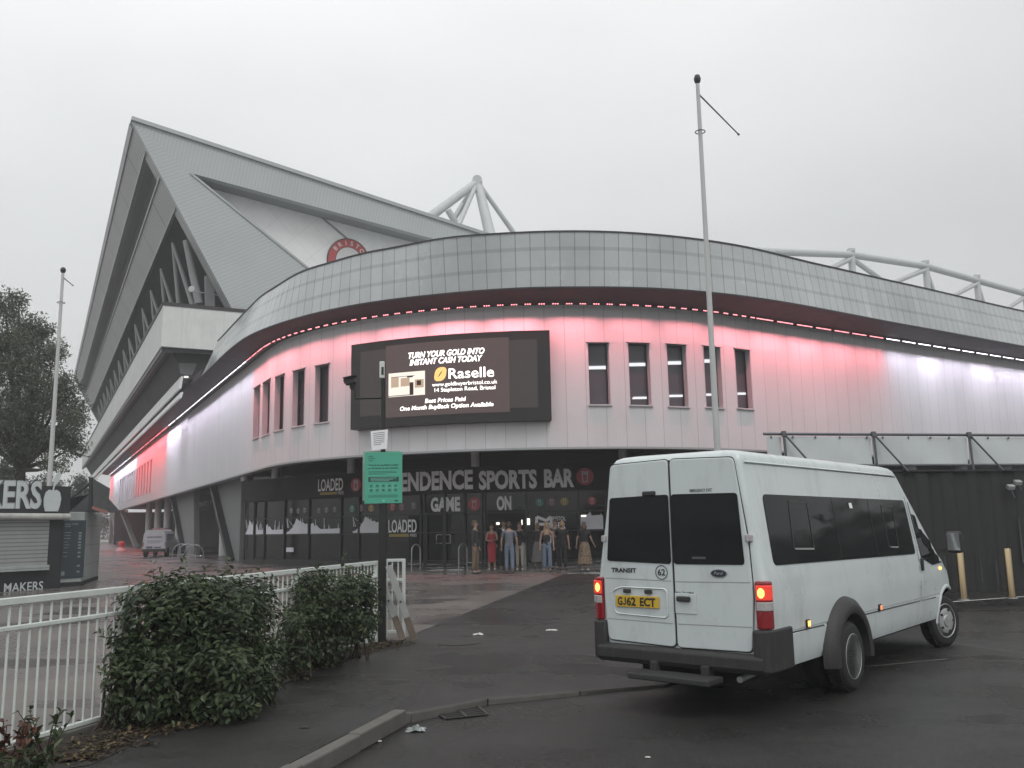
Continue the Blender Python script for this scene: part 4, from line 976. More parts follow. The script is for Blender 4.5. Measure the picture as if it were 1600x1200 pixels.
    tl.prism([(-.035, sgn * .835, .80), (-.035, sgn * .90, .80), (.0, sgn * .962, .80), (.085, sgn * .965, .80), (.085, sgn * .88, .80), (.0, sgn * .835, .80)], (0.0, 0, .43))
    t_ = vb(tl, 'tail_light', M_redl, bevel=.018)
    def cap_(z0, z1, o, m_, nm):
        q_ = MB(); q_.prism([(-.035 - o, sgn * .848, z0), (-.035 - o, sgn * .90, z0), (-.004 - o, sgn * (.962 + o * .6), z0), (.065, sgn * (.965 + o), z0), (.06, sgn * .9, z0), (0, sgn * .848, z0)], (0, 0, z1 - z0)); return vb(q_, nm, m_, t_, bevel=.008)
    cap_(1.06, 1.195, .006, M_brk, 'lens'); cap_(.965, 1.045, .006, M_clear, 'lens')
    q_ = MB(); q_.lathe([(0, -.052), (.02, -.045), (.034, -.02), (.036, .0), (.034, .02), (.02, .045), (0, .052)], (-.022, sgn * .895, 1.125), None, 14); vb(q_, 'bulb', M_brk2, t_, smooth=60)
    for z in (1.62, .70):
        hg = MB(); hg.box((-.012, sgn * (bodyY(.1, z) - .055), z), (.045, .065, .065)); hg.tube((-.03, sgn * (bodyY(.1, z) - .06), z - .035), (-.03, sgn * (bodyY(.1, z) - .06), z + .035), .018); vb(hg, 'hinge', M_clear if z > 1 else M_rim, bevel=.008)
# wheels
def wheel(x, y, sgn, steer=0, dual=False):
    Mx = Matrix.Rotation(steer, 3, 'Z') @ Matrix.Rotation(R(90) * (1 if sgn < 0 else -1), 3, 'X')
    c = (x, y, .355)
    t_ = MB(); t_.lathe([(.20, -.10), (.30, -.105), (.335, -.085), (.352, -.05), (.355, 0), (.352, .05), (.335, .085), (.30, .105), (.225, .10)], c, Mx, 36)
    if dual: t_.lathe([(.20, -.34), (.30, -.345), (.335, -.325), (.352, -.29), (.355, -.24), (.352, -.19), (.335, -.155), (.30, -.135), (.225, -.14)], c, Mx, 36)
    for k in range(40):
        a_ = 2 * PI * k / 40; 
        for zz in (-.045, .045): t_.box(Vector(c) + Mx @ Vector((.353 * cos(a_), .353 * sin(a_), zz)), (.012, .03, .05), Mx @ Matrix.Rotation(a_, 3, 'Z'))
    w_ = vb(t_, 'wheel', M_black, smooth=40)
    r_ = MB()
    if dual: r_.lathe([(.232, .10), (.225, .104), (.205, .06), (.19, -.02), (.15, -.045), (.11, -.03), (.105, .03), (.0, .035)], c, Mx, 32)
    else: r_.lathe([(.232, .10), (.225, .106), (.20, .085), (.18, .07), (.165, .105), (.12, .12), (.085, .115), (.075, .13), (0, .132)], c, Mx, 32)
    vb(r_, 'rim', M_rim, w_, smooth=35)
    n_ = MB()
    for k in range(5 if not dual else 6):
        a_ = 2 * PI * k / (5 if not dual else 6); rr = .145 if not dual else .14; n_.lathe([(.016, -.01), (.016, .02), (0, .024)], Vector(c) + Mx @ Vector((rr * cos(a_), rr * sin(a_), .11 if not dual else -.03)), Mx, 8)
    vb(n_, 'wheel_nut', M_gap, w_)
for sgn in (-1, 1):
    wheel(RW[0], sgn * .915, sgn, 0, True)
    wheel(FW[0], sgn * .82, sgn, R(-17))
# windscreen
ws = MB(); ws.grid(lambda v, z: Vector((sl_at(z)[3] - BUL * abs(v) ** PW + .012, sl_at(z)[1] * v, z)), frange(-.9, .9, 14), frange(1.32, 2.16, 6)); vb(ws, 'windscreen', M_vglass, smooth=40)
# underbody
ub = MB(); ub.span((.2, -.55, .26), (6.0, .55, .45)); vb(ub, 'underbody', M_well, bevel=.03)
# rear doors
def rpoly(pts, x): return [Vector((x, y, z)) for y, z in pts]
def rprism(pts, x, th): return MB().prism(rpoly(pts, x), (-th, 0, 0))
LD = rounded([(.018, .585), (.79, .61), (.825, 1.10), (.80, 1.60), (.70, 2.375), (.018, 2.395)], .05)
RD = rounded([(-.006, .585), (-.006, 2.395), (-.69, 2.375), (-.79, 1.60), (-.815, 1.10), (-.775, .595)], .05)
M_lpat = M_van
d1_ = vb(rprism(LD, .03, .052), 'rear_door', M_van, bevel=.008); d2_ = vb(rprism(RD, .03, .052), 'rear_door', M_van, bevel=.008)
gp = MB(); gp.add(rpoly([(-.006, .60), (.018, .60), (.018, 2.39), (-.006, 2.39)], -.004), [(0, 1, 2, 3)]); vb(gp, 'door_gap', M_gap)
gpo = MB()
for sgn, poly in ((1, LD), (-1, RD)):
    P = rpoly(poly, -.001); c_ = Vector((0, sgn * .4, 1.5)); out = [p + (p - c_).normalized() * .012 for p in P]
    gpo.add(out, [tuple(range(len(out)))])
vb(gpo, 'door_seal', M_gap)
vb(rprism(rounded([(.022, 1.372), (.772, 1.395), (.715, 2.035), (.022, 2.05)], .035), -.02, .008), 'window', M_vglass, d1_)
vb(rprism(rounded([(-.010, 1.372), (-.010, 2.05), (-.715, 2.04), (-.752, 1.375)], .035), -.02, .008), 'window', M_vglass, d2_)
def rtext(txt, y, z, h, m_, par, w, x=-.027, **k):
    mb = MB(); put_text(mb, lambda a_, b_: Vector((x, -a_, b_)), txt, -y, z, h, align='FIT', xs=w, **k); return vb(mb, 'lettering', m_, par)
rtext('TRANSIT', .575, 1.283, .042, M_badge, d1_, .30, bold=.035)
rtext('EMERGENCY EXIT', -.34, 2.062, .03, M_badge, d2_, .24, bold=.01)
rtext('PULL TO OPEN', -.115, 1.085, .028, M_badge, d2_, .19, bold=.01)
mb = MB(); fnr = lambda a_, b_: Vector((-.026, a_, b_)); ring(mb, fnr, .135, 1.29, .062, .070, 36); vb(mb, 'number_ring', M_badge, d1_)
rtext('62', .135, 1.262, .06, M_badge, d1_, .085, bold=.02)
mb = MB(); mb.prism([Vector((-.022, y, z)) for y, z in disc_pts(-.485, 1.293, .085, 32, .038)], (-.008, 0, 0)); em_ = vb(mb, 'oval_badge', mat('badge_rim', (.25, .25, .27), .3, .5, 0), d2_)
mb = MB(); mb.prism([Vector((-.03, y, z)) for y, z in disc_pts(-.485, 1.293, .076, 32, .031)], (-.003, 0, 0)); vb(mb, 'badge_face', mat('badge_blue', (.02, .025, .05), .25, 0, 0), d2_)
mb = MB(); put_text(mb, lambda a_, b_: Vector((-.034, -a_, b_)), 'Ford', .485, 1.283, .026, align='FIT', xs=.095, shear=.35); vb(mb, 'lettering', M_clear, d2_)
mb = MB(); mb.box((-.03, .24, 2.065), (.03, .15, .05)); vb(mb, 'brake_light', M_badge, d1_, bevel=.012)
# plate recess and number plate
rc = MB(); 
ro = rounded([(.075, .845), (.70, .865), (.735, 1.10), (.62, 1.145), (.075, 1.14)], .05); ri = [(.41 + (y - .41) * .93, .995 + (z - .995) * .86) for y, z in ro]; n_ = len(ro)
rc.add(rpoly(ro, -.0225) + rpoly(ri, -.012), [(i, (i + 1) % n_, n_ + (i + 1) % n_, n_ + i) for i in range(n_)] + [tuple(range(n_, 2 * n_))])
hole = rprism(ro, 0.0, .04)
rc2 = MB(); P1 = rpoly(ro, -.0245); P2 = rpoly([(.41 + (y - .41) * .97, .995 + (z - .995) * .94) for y, z in ro], -.034); P3 = rpoly([(.41 + (y - .41) * .94, .995 + (z - .995) * .88) for y, z in ro], -.0245)
rc2.add(P1 + P2 + P3, [(i, (i + 1) % n_, n_ + (i + 1) % n_, n_ + i) for i in range(n_)] + [(n_ + i, n_ + (i + 1) % n_, 2 * n_ + (i + 1) % n_, 2 * n_ + i) for i in range(n_)])
vb(rc2, 'plate_surround', M_van, d1_, smooth=60)
np_ = MB(); np_.box((-.034, .425, .998), (.012, .505, .112)); pl_ = vb(np_, 'number_plate', mat('plate_yellow', (.62, .40, .035), .4, 0, .06, 12, dirt=.1), bevel=.004)
mb = MB(); fpl = lambda a_, b_: Vector((-.0425, -a_, b_)); hp = .076; zb_ = .961; bw = .011
for tx, xc, xw in (('G', -.622, .056), ('62', -.490, .108), ('ECT', -.298, .178)): put_text(mb, fpl, tx, xc, zb_, hp, align='FIT', xs=xw, bold=.035)
xj = -.571; flat_poly(mb, fpl, [(xj + .006, zb_ + .016), (xj + .019, zb_ + .016), (xj + .019, zb_ + hp), (xj + .006, zb_ + hp)]); ring(mb, fpl, xj, zb_ + .018, .006, .019, 14, PI, 2 * PI)
vb(mb, 'lettering', M_badge, pl_)
for y in (.54, .29): 
    mb = MB(); mb.box((-.035, y, 1.10), (.03, .08, .04)); vb(mb, 'plate_lamp', M_vtrim, d1_, bevel=.008)
mb = MB(); mb.box((-.026, -.12, 1.0), (.008, .23, .19)); vb(mb, 'handle_recess', M_van, d2_, bevel=.004)
mb = MB(); mb.box((-.045, -.105, 1.045), (.035, .145, .05)); vb(mb, 'handle', M_vtrim, d2_, bevel=.012)
mb = MB(); mb.box((-.0285, -.285, 1.435), (.002, .145, .022)); vb(mb, 'sticker', mat('sticker_grey', (.09, .09, .09), .5, 0, 0), d2_)
g_ = MB()
for y0, y1, z in ((.03, .80, 1.205), (-.02, -.80, 1.20), (.03, .79, .80), (-.02, -.79, .80)): g_.add(rpoly([(y0, z), (y1, z + .012), (y1, z + .020), (y0, z + .008)], -.0235), [(0, 1, 2, 3)])
vb(g_, 'door_crease_shade', mat('crease_shade_grey', (.3, .31, .31), .5, 0, 0))  # shade of the pressed door creases, painted as flat grey strips
mb = MB(); mb.add(onside(rounded([(2.61, 1.90), (2.71, 1.897), (2.715, 1.96), (2.615, 1.962)], .01), .016), [tuple(range(20))]); vb(mb, 'tag', M_letter)
# bumper: wraps the corners
bp = MB()
bp.prism([(.10, -.90, .40), (-.05, -.90, .40), (-.085, -.90, .45), (-.085, -.90, .545), (-.05, -.90, .575), (.10, -.90, .575)], (0, 1.80, 0))
for sgn in (-1, 1):
    A_ = [(-.062, sgn * .80), (-.075, sgn * .88), (-.04, sgn * .955), (.06, sgn * .972), (.46, sgn * .972), (.46, sgn * .90), (.05, sgn * .88), (.05, sgn * .80)]
    bp.prism([(x, y, .42) for x, y in A_], (0, 0, .375))
vb(bp, 'bumper', M_vtrim, bevel=.02, seg=3)
st = MB(); st.box((-.20, -.06, .335), (.30, .86, .055)); st.box((-.06, .22, .40), (.12, .08, .10)); st.box((-.06, -.33, .40), (.12, .08, .10)); vb(st, 'step', mat('step_rubber', (.03, .03, .03), .7, 0, .2, 20, bump=.3, bscale=90), bevel=.012)
fb = MB(); fb.box((6.22, 0, .48), (.36, 1.6, .34)); vb(fb, 'front_bumper', M_vtrim, bevel=.08, seg=3)
tp_ = MB(); tp_.tube((.05, -.6, .33), (.4, -.6, .35), .03); vb(tp_, 'exhaust', M_rim, smooth=40)
# ------------------------------------------------------------------ people by the entrance
def skin(chains, sub=1):
    """chains: lists of (x,y,z,r) joints; first joint of later chains snaps to an existing joint when equal"""
    vs, rs, es, idx = [], [], [], {}
    for c_ in chains:
        prev = None
        for (x, y, z, r_) in c_:
            k = (round(x, 3), round(y, 3), round(z, 3))
            if k not in idx: idx[k] = len(vs); vs.append((x, y, z)); rs.append(r_)
            if prev is not None and prev != idx[k]: es.append((prev, idx[k]))
            prev = idx[k]
    me = D.meshes.new('tmp'); me.from_pydata(vs, es, []); o = D.objects.new('tmp', me); COL.objects.link(o)
    mo = o.modifiers.new('s', 'SKIN'); mo.use_smooth_shade = True
    for i, d in enumerate(me.skin_vertices[0].data):
        r_ = rs[i]; d.radius = r_ if isinstance(r_, tuple) else (r_, r_); d.use_root = (i == 0)
    if sub: sb = o.modifiers.new('d', 'SUBSURF'); sb.levels = sub; sb.render_levels = sub
    bpy.context.view_layer.update(); m2 = D.meshes.new_from_object(o.evaluated_get(bpy.context.evaluated_depsgraph_get()))
    V = [tuple(v.co) for v in m2.vertices]; Fs = [tuple(p.vertices) for p in m2.polygons]
    D.objects.remove(o); D.meshes.remove(me); D.meshes.remove(m2)
    return V, Fs
M_skin = mat('skin', (.30, .195, .15), .55, 0, .05, 8); M_eye = mat('eye_dark', (.02, .015, .015), .3, 0, 0)
def cloth(name, c): return mat('cloth_' + name, c, .85, 0, .22, 14, bump=.2, bscale=80)
M_shoe_w = mat('shoe_white', (.55, .54, .52), .6, 0, .1, 10); M_shoe_d = mat('shoe_dark', (.025, .022, .02), .5, 0, .1, 10)
M_leop = cloth('leopard', (.21, .15, .10))
_t = M_leop.node_tree; _v = _t.nodes.new('ShaderNodeTexVoronoi'); _v.inputs['Scale'].default_value = 15; _c = _t.nodes.new('ShaderNodeTexCoord'); _t.links.new(_c.outputs['Object'], _v.inputs['Vector'])
_l = _t.nodes.new('ShaderNodeMath'); _l.operation = 'LESS_THAN'; _l.inputs[1].default_value = .36; _t.links.new(_v.outputs['Distance'], _l.inputs[0])
_m = _t.nodes.new('ShaderNodeMix'); _m.data_type = 'RGBA'; _m.inputs['B'].default_value = (.03, .022, .018, 1); _b = _t.nodes['Principled BSDF']
_t.links.new(_l.outputs[0], _m.inputs['Factor']); _t.links.new(_b.inputs['Base Color'].links[0].from_socket, _m.inputs['A']); _t.links.new(_m.outputs['Result'], _b.inputs['Base Color'])
def person(px, py, label, hgt=1.75, face=0, arms=None, top=None, sleeve='long', bottom='trousers', bcol=None, hair=None, hlen='short', shoes=None, fem=False, stride=.0, head_turn=0, Y=None, extra=None):
    g = atz(px, py, .004) if Y is None else Vector((aty(px, py, Y).x, Y, .004))
    g.z = .006
    k = hgt / 1.75
    root = thing('person', label, 'person', tuple(g), R(face), 'people waiting outside the bar entrance'); root.scale = (k, k, k)
    sh = .165 if fem else .195; hip = .085; fy = .02
    arms = arms or {}
    def arm(sd):
        e_, w_ = arms.get('R' if sd < 0 else 'L', ((.07, .02, -.29), (.08, -.05, -.53)))
        s0 = (sd * sh, 0, 1.42); e1 = (sd * (sh + e_[0]), e_[1], 1.42 + e_[2]); w1 = (sd * (sh + w_[0]), w_[1], 1.42 + w_[2]); return s0, e1, w1
    C_ = []
    pel = (0, 0, .96)
    tor = [(0, 0, .96, (.135, .10)), (0, .0, 1.10, (.12 if fem else .135, .085)), (0, 0, 1.28, (.135 if fem else .155, .10)), (0, .01, 1.42, (.10, .075)), (0, .0, 1.50, .052), (0, -.012, 1.555, (.062, .066)), (0, -.01, 1.64, (.074, .092)), (0, .0, 1.715, (.062, .075))]
    C_.append(tor)
    legs = []
    for sd in (-1, 1):
        yk = -stride * sd * .5; lg = [(0, 0, .96, (.135, .10)), (sd * .09, 0, .88, .085), (sd * (.09 + hip * .1), yk * .6 - .01, .49, .055), (sd * .105, yk + .02, .09, .038)]
        legs.append(lg); C_.append(lg); C_.append([lg[-1], (sd * .115, yk - .12, .035, (.038, .025))])
    hands = MB()
    for sd in (-1, 1):
        s0, e1, w1 = arm(sd)
        E1 = Vector(e1); W1 = Vector(w1); d = (W1 - E1).normalized(); palm = W1 + d * .075
        C_.append([(0, .01, 1.42, (.10, .075)), (*s0, .052), (*e1, .038), (*w1, .025), (*palm, (.034, .016))])
        sd_ = d.cross(Vector((0, 0, 1)) if abs(d.z) < .9 else Vector((0, 1, 0))).normalized(); nn = d.cross(sd_)
        for f_, ln in zip((-.026, -.009, .009, .026), (.062, .074, .07, .055)):
            a_ = palm + sd_ * f_ - d * .005; b_ = a_ + d * ln * .55; c_ = b_ + (d + nn * .5).normalized() * ln * .5
            hands.tube(a_, b_, .0092, .0085, 6); hands.tube(b_, c_, .0085, .006, 6)
        th = W1 + d * .03 + sd_ * .028; hands.tube(th, th + (d + sd_ * .8).normalized() * .055, .011, .008, 6)
    V, Fs = skin(C_, 1); mb = MB(); mb.add(V, Fs); mb.add(hands.v, hands.f)
    # nose, ears, brow
    mb.tube((0, -.098, 1.665), (0, -.118, 1.628), .008, .015, 6); mb.tube((0, -.118, 1.628), (0, -.095, 1.622), .015, .008, 6)
    for sd in (-1, 1): mb.tube((sd * .072, .0, 1.62), (sd * .082, .008, 1.665), .012, .014, 6)
    b_ = mb.build('body', M_skin, root, local=True, smooth=60)
    ey = MB()
    for sd in (-1, 1): ey.lathe([(0, -.009), (.011, 0), (0, .009)], (sd * .032, -.094, 1.655), None, 8)
    ey.box((0, -.094, 1.59), (.045, .012, .009)); ey.build('face', M_eye, root, local=True)
    if head_turn: pass
    def garment(name, chains, m_, sub=1): V, Fs = skin(chains, sub); return MB().add(V, Fs).build(name, m_, root, local=True, smooth=60)
    def inf(c_, d): return [(x, y, z, tuple(q + d for q in r_) if isinstance(r_, tuple) else r_ + d) for x, y, z, r_ in c_]
    if top:
        ch = [inf([(0, 0, .84, (.15, .115)), (0, 0, .95, (.145, .11)), (0, 0, 1.10, (.125 if fem else .142, .095)), (0, 0, 1.28, (.14 if fem else .162, .105)), (0, .01, 1.415, (.11, .08)), (0, .005, 1.455, (.07, .06))], .012)]
        if fem and sleeve == 'none': ch = [inf([(0, 0, .90, (.145, .11)), (0, 0, 1.0, (.135, .10)), (0, 0, 1.10, (.12, .088)), (0, 0, 1.28, (.135, .104)), (0, .0, 1.36, (.10, .085))], .01)]
        if sleeve != 'none':
            for sd in (-1, 1):
                s0, e1, w1 = arm(sd); E1 = Vector(e1); W1 = Vector(w1); S0 = Vector(s0)
                if sleeve == 'long': ch.append([ch[0][4], (*s0, .068), (*e1, .052), (*(E1.lerp(W1, 1.04)), .040)])
                else: ch.append([ch[0][4], (*s0, .066), (*(S0.lerp(E1, .72)), .058)])
        garment('top', ch, top)
    if bottom == 'trousers':
        ch = [inf([(0, 0, 1.12, (.125, .09)), (0, 0, .95, (.14, .108))], .008)]
        for lg in legs: ch.append([ch[0][1], (lg[1][0], lg[1][1], lg[1][2], .098), (lg[2][0], lg[2][1], lg[2][2], .076 if not fem else .08), (lg[3][0], lg[3][1], lg[3][2] + .015, .066 if not fem else .082)])
        garment('trousers', ch, bcol)
    elif bottom in ('dress', 'skirt'):
        mb = MB(); zt, rt = (1.36, .145) if bottom == 'dress' else (1.04, .135)
        prof = {'dress': [(.30, .135), (.45, .15), (.70, .165), (.92, .17), (1.06, .135), (1.20, .135), (1.30, .15), (1.37, .135)], 'skirt': [(.26, .28), (.45, .25), (.70, .215), (.90, .18), (1.04, .135)]}[bottom]
        n_ = 28; P = []
        for z, r_ in prof:
            for i in range(n_):
                a_ = 2 * PI * i / n_; w_ = 1 + (.06 * sin(a_ * 7 + z * 2) * max(0, (1.0 - z)) if bottom == 'skirt' else .02 * sin(a_ * 6) * max(0, 1 - z)); P.append((r_ * w_ * cos(a_), r_ * w_ * .76 * sin(a_), z))
        mb.add(P, [(k_ * n_ + i, k_ * n_ + (i + 1) % n_, (k_ + 1) * n_ + (i + 1) % n_, (k_ + 1) * n_ + i) for k_ in range(len(prof) - 1) for i in range(n_)] + [tuple(range(n_)), tuple(range((len(prof) - 1) * n_, len(prof) * n_))])
        mb.build(bottom, bcol, root, local=True, smooth=60)
        if bottom == 'dress':
            mb = MB()
            for sd in (-1, 1): mb.path([(sd * .075, -.09, 1.36), (sd * .085, -.05, 1.45), (sd * .08, .06, 1.43), (sd * .07, .09, 1.34)], .008, 6)
            mb.build('strap', bcol, root, local=True)
    for sd in (-1, 1):
        lg = legs[0 if sd < 0 else 1][-1]; mb = MB(); x, y = lg[0], lg[1]
        V, Fs = skin([[(x, y + .035, .05, (.042, .04)), (x * 1.03, y - .06, .045, (.044, .036)), (x * 1.08, y - .16, .032, (.04, .026))]], 1); mb.add(V, Fs).build('shoe', shoes, root, local=True, smooth=60)
    if hair:
        mb = MB()
        def ell(c_, r_, n=14, m_=9, cut=-1.0):
            us = frange(0, 2 * PI, n); vs_ = frange(cut, 1.0, m_)
            mb.grid(lambda u, v: Vector((c_[0] + r_[0] * cos(u) * math.sqrt(max(0, 1 - v * v)), c_[1] + r_[1] * sin(u) * math.sqrt(max(0, 1 - v * v)), c_[2] + r_[2] * v)), us, vs_)
        ell((0, .018, 1.672), (.086, .104, .105), cut=.12); ell((0, .045, 1.625), (.082, .072, .085))
        if hlen == 'long':
            ell((0, .072, 1.46), (.10, .055, .22))
            for sd in (-1, 1): ell((sd * .078, .0, 1.53), (.03, .05, .15)); ell((sd * .088, -.045, 1.42), (.035, .04, .12))
        if hlen == 'bob': ell((0, .045, 1.57), (.108, .082, .13))
        mb.build('hair', hair, root, local=True, smooth=60)
    return root
H_dark = mat('hair_dark', (.03, .022, .018), .6, 0, .2, 30); H_brown = mat('hair_brown', (.085, .05, .032), .6, 0, .2, 30); H_blond = mat('hair_blonde', (.26, .17, .09), .6, 0, .25, 30); H_grey = mat('hair_grey', (.16, .15, .14), .6, 0, .2, 30)
T_navy = cloth('charcoal', (.022, .024, .028)); T_black = cloth('black', (.014, .014, .015)); T_khaki = cloth('khaki', (.14, .105, .075)); T_red = cloth('red', (.30, .025, .04)); T_denim = cloth('denim', (.12, .16, .22)); T_grey = cloth('grey_shirt', (.115, .13, .155)); T_beige = cloth('beige', (.27, .25, .22)); T_pale = cloth('pale', (.2, .19, .185)); T_dgrey = cloth('dark_grey', (.04, .043, .05))
fold = {'L': ((.05, -.03, -.28), (-.10, -.22, -.27)), 'R': ((.05, -.03, -.28), (-.08, -.20, -.31))}
phone = {'L': ((.04, -.10, -.27), (-.05, -.26, -.12)), 'R': ((.04, -.05, -.28), (-.08, -.24, -.14))}
pray = {'L': ((.05, -.16, -.24), (-.14, -.17, .03)), 'R': ((.05, -.16, -.24), (-.15, -.17, .02))}
person(743, 897, 'person in a dark jacket and khaki trousers standing in profile, leftmost of the group', 1.80, 75, {}, T_navy, 'long', 'trousers', T_khaki, H_brown, 'short', M_shoe_d, stride=.06)
person(769, 890.5, 'person in a long red dress with folded arms facing the car park', 1.68, 3, fold, None, 'none', 'dress', T_red, H_dark, 'short', M_shoe_w, fem=True)
p3_ = person(788, 889, 'person in a dark suit half hidden behind the one in blue jeans', 1.82, -5, {}, T_black, 'long', 'trousers', T_black, H_dark, 'short', M_shoe_w)
mb = MB(); mb.prism([(-.05, -.135, 1.44), (.05, -.135, 1.44), (0, -.142, 1.22)], (0, -.01, 0)); mb.build('shirt_front', M_letter, p3_, local=True)
person(796.5, 896.5, 'person in a grey shirt and blue jeans standing with back to the road', 1.74, 176, {}, T_grey, 'short', 'trousers', T_denim, H_dark, 'short', M_shoe_d, stride=.08)
person(813, 891, 'person in a black top and beige trousers holding both hands up to the face', 1.72, -12, pray, T_black, 'long', 'trousers', T_beige, H_brown, 'short', M_shoe_w, stride=.10)
person(841, 888.5, 'person in a pale skirt standing behind the long haired blonde one', 1.68, -160, fold, T_dgrey, 'long', 'skirt', T_pale, H_blond, 'short', M_shoe_d, fem=True)
person(855.5, 893.5, 'person with long fair hair in a black sleeveless top and blue jeans', 1.70, -4, {}, T_black, 'none', 'trousers', T_denim, H_blond, 'long', M_shoe_d, fem=True, stride=.05)
person(868.5, 890, 'person in dark grey clothes standing between the fair haired ones', 1.80, -30, fold, T_dgrey, 'long', 'trousers', T_black, H_brown, 'short', M_shoe_d)
person(880, 892, 'person all in black with blonde hair seen from behind, one bare forearm raised', 1.74, 165, {'R': ((.05, .02, -.27), (.08, .02, -.53)), 'L': ((.12, -.06, -.26), (.20, -.20, -.10))}, T_black, 'short', 'trousers', T_black, H_blond, 'short', M_shoe_d, fem=True)
person(914.5, 892, 'person in a leopard print skirt and black top seen from behind beside the minibus', 1.69, 170, {'R': ((.08, .02, -.27), (.17, -.06, -.47)), 'L': ((.10, .02, -.27), (.13, -.04, -.5))}, T_black, 'short', 'skirt', M_leop, H_brown, 'bob', M_shoe_w, fem=True)
# ------------------------------------------------------------------ white railing on the left
M_wp = mat('white_gloss_paint', (.60, .64, .61), .4, 0, .05, 4, dirt=.18)
M_plk = mat('plank_paint', (.30, .31, .305), .5, 0, .15, 5, dirt=.45)
M_woodd = mat('dirty_end', (.14, .11, .085), .75, 0, .3, 9, bump=.3, bscale=30)
fA = Vector((-2.03, 13.3, 0)); fd = Vector((-1.88, -6.31, 0)).normalized()
rl = thing('railing', 'white metal railing with upright bars behind the bushes on the left', 'railing', tuple(fA + fd * 4))
def fp_(s, z): return fA + fd * s + Vector((0, 0, z))
fx = Vector((fd.y, -fd.x, 0))
segs = [(0.02, 2.25), (2.30, 5.28), (5.30, 9.4)]
for a_, b_ in segs:
    for z, w_, h_ in ((1.135, .055, .055), (.93, .045, .035), (.065, .045, .035)):
        MB().bar(fp_(a_, z), fp_(b_, z), w_, h_).build('rail', M_wp, rl, bevel=.006)
    for s_ in (a_ + .03, b_ - .03): MB().bar(fp_(s_, 0.0), fp_(s_, 1.16), .055, .055, tuple(fx)).build('post', M_wp, rl, bevel=.006)
s_ = .13
while s_ < 9.3:
    if all(abs(s_ - q_) > .06 for ab in segs for q_ in ab): MB().tube(fp_(s_, .08), fp_(s_, 1.11), .0105, n=8).build('bar', M_wp, rl, smooth=60)
    s_ += .104
MB().bar(fp_(3.4, -.02), fp_(9.4, -.02), .14, .13).build('footing', M_kerb, rl, bevel=.01)
gt_ = thing('gate_frame', 'narrow white barred gate frame standing open at the end of the railing', 'gate', (-1.8, 13.65, 0))
gl_, gr_ = aty(603, 940, 13.65), aty(631, 940, 13.65)
for x in (gl_.x, gr_.x): MB().bar((x, 13.65, 0.02), (x, 13.65, 1.17), .05, .05, (1, 0, 0)).build('post', M_wp, gt_, bevel=.006)
for z in (1.15, .86, .1): MB().bar((gl_.x, 13.65, z), (gr_.x, 13.65, z), .045, .045).build('rail', M_wp, gt_, bevel=.006)
for t in (.35, .68): x = gl_.x + (gr_.x - gl_.x) * t; MB().tube((x, 13.65, .1), (x, 13.65, 1.14), .011).build('bar', M_wp, gt_)
def plank(p0, p1, lab):
    a_ = Vector(p0); b_ = Vector(p1); o_ = thing('barrier_plank', lab, 'plank', tuple(a_), group='planks leaning on the sign post')
    m_ = a_.lerp(b_, .30)
    MB().bar(m_, b_, .098, .05, (0, -1, .2)).build('board', M_plk, o_, bevel=.008); MB().bar(a_, m_, .096, .048, (0, -1, .2)).build('dirty_end', M_woodd, o_, bevel=.008)
    mb = MB(); c_ = a_.lerp(b_, .52); mb.tube(c_ + Vector((0, -.04, 0)), c_ + Vector((0, .0, 0)), .014); mb.build('bolt_hole', M_gap, o_)
g1 = atz(648, 1001, .03); g2 = atz(629, 1004, .03)
plank(g1, tuple(aty(607, 884, g1.y + .05)), 'white plank with a brown end, leaning right of the other against the post')
plank(atz(630, 1001, .03), tuple(aty(588, 884, atz(630, 1001).y + .28)), 'white plank with a brown dirty end, the lower one leaning left against the post')
cbx = thing('meter_cabinet', 'small white cabinet standing behind the bush beside the sign post', 'cabinet', (-2.25, 12.9, 0))
MB().span((-2.4, 12.75, .05), (-2.07, 13.05, .72)).build('casing', M_wp, cbx, bevel=.012); MB().span((-2.38, 12.735, .10), (-2.09, 12.75, .36)).build('door', M_wp, cbx, bevel=.004)
MB().span((-2.42, 12.73, .0), (-2.05, 13.07, .05)).build('base', M_kerb, cbx)

# ------------------------------------------------------------------ sign post
pb = atz(597, 1003); PX, PY_ = pb.x, pb.y
M_postk = mat('post_black', (.02, .02, .021), .45, .2, .1, 6)
sp_ = thing('sign_post', 'black post carrying parking notices and a camera in front of the bar', 'post', (PX, PY_, 0))
zt_ = aty(597, 640, PY_).z
MB().span((PX - .055, PY_ - .055, 0), (PX + .055, PY_ + .055, zt_ - .7)).build('pole', M_postk, sp_, bevel=.01)
MB().tube((PX, PY_, zt_ - .72), (PX, PY_, aty(597, 566, PY_).z), .036, n=14).build('upper_pole', M_postk, sp_, smooth=40)
q_ = aty(597, 578, PY_ - .08); MB().box((q_.x, PY_ - .075, q_.z), (.075, .07, .26)).build('sensor', M_wp, sp_, bevel=.012)
MB().box((q_.x + .012, PY_ - .112, q_.z - .02), (.035, .008, .12)).build('sensor_lens', M_badge, sp_)
arm_z = aty(590, 622, PY_).z; ax0 = aty(553, 622, PY_).x
MB().tube((PX, PY_, arm_z), (ax0 + .02, PY_, arm_z), .016).tube((ax0 + .02, PY_, arm_z), (ax0 + .02, PY_, arm_z + .13), .016).build('bracket', M_postk, sp_, smooth=40)
cc = thing('cctv_camera', 'dark box security camera on the bracket of the sign post', 'camera', (ax0, PY_, arm_z + .12))
cm_ = aty(548, 596, PY_)
mb = MB(); mb.box((cm_.x, PY_ - .03, cm_.z), (.16, .12, .10), Matrix.Rotation(R(-12), 3, 'Y')); mb.build('housing', M_vtrim, cc, bevel=.015)
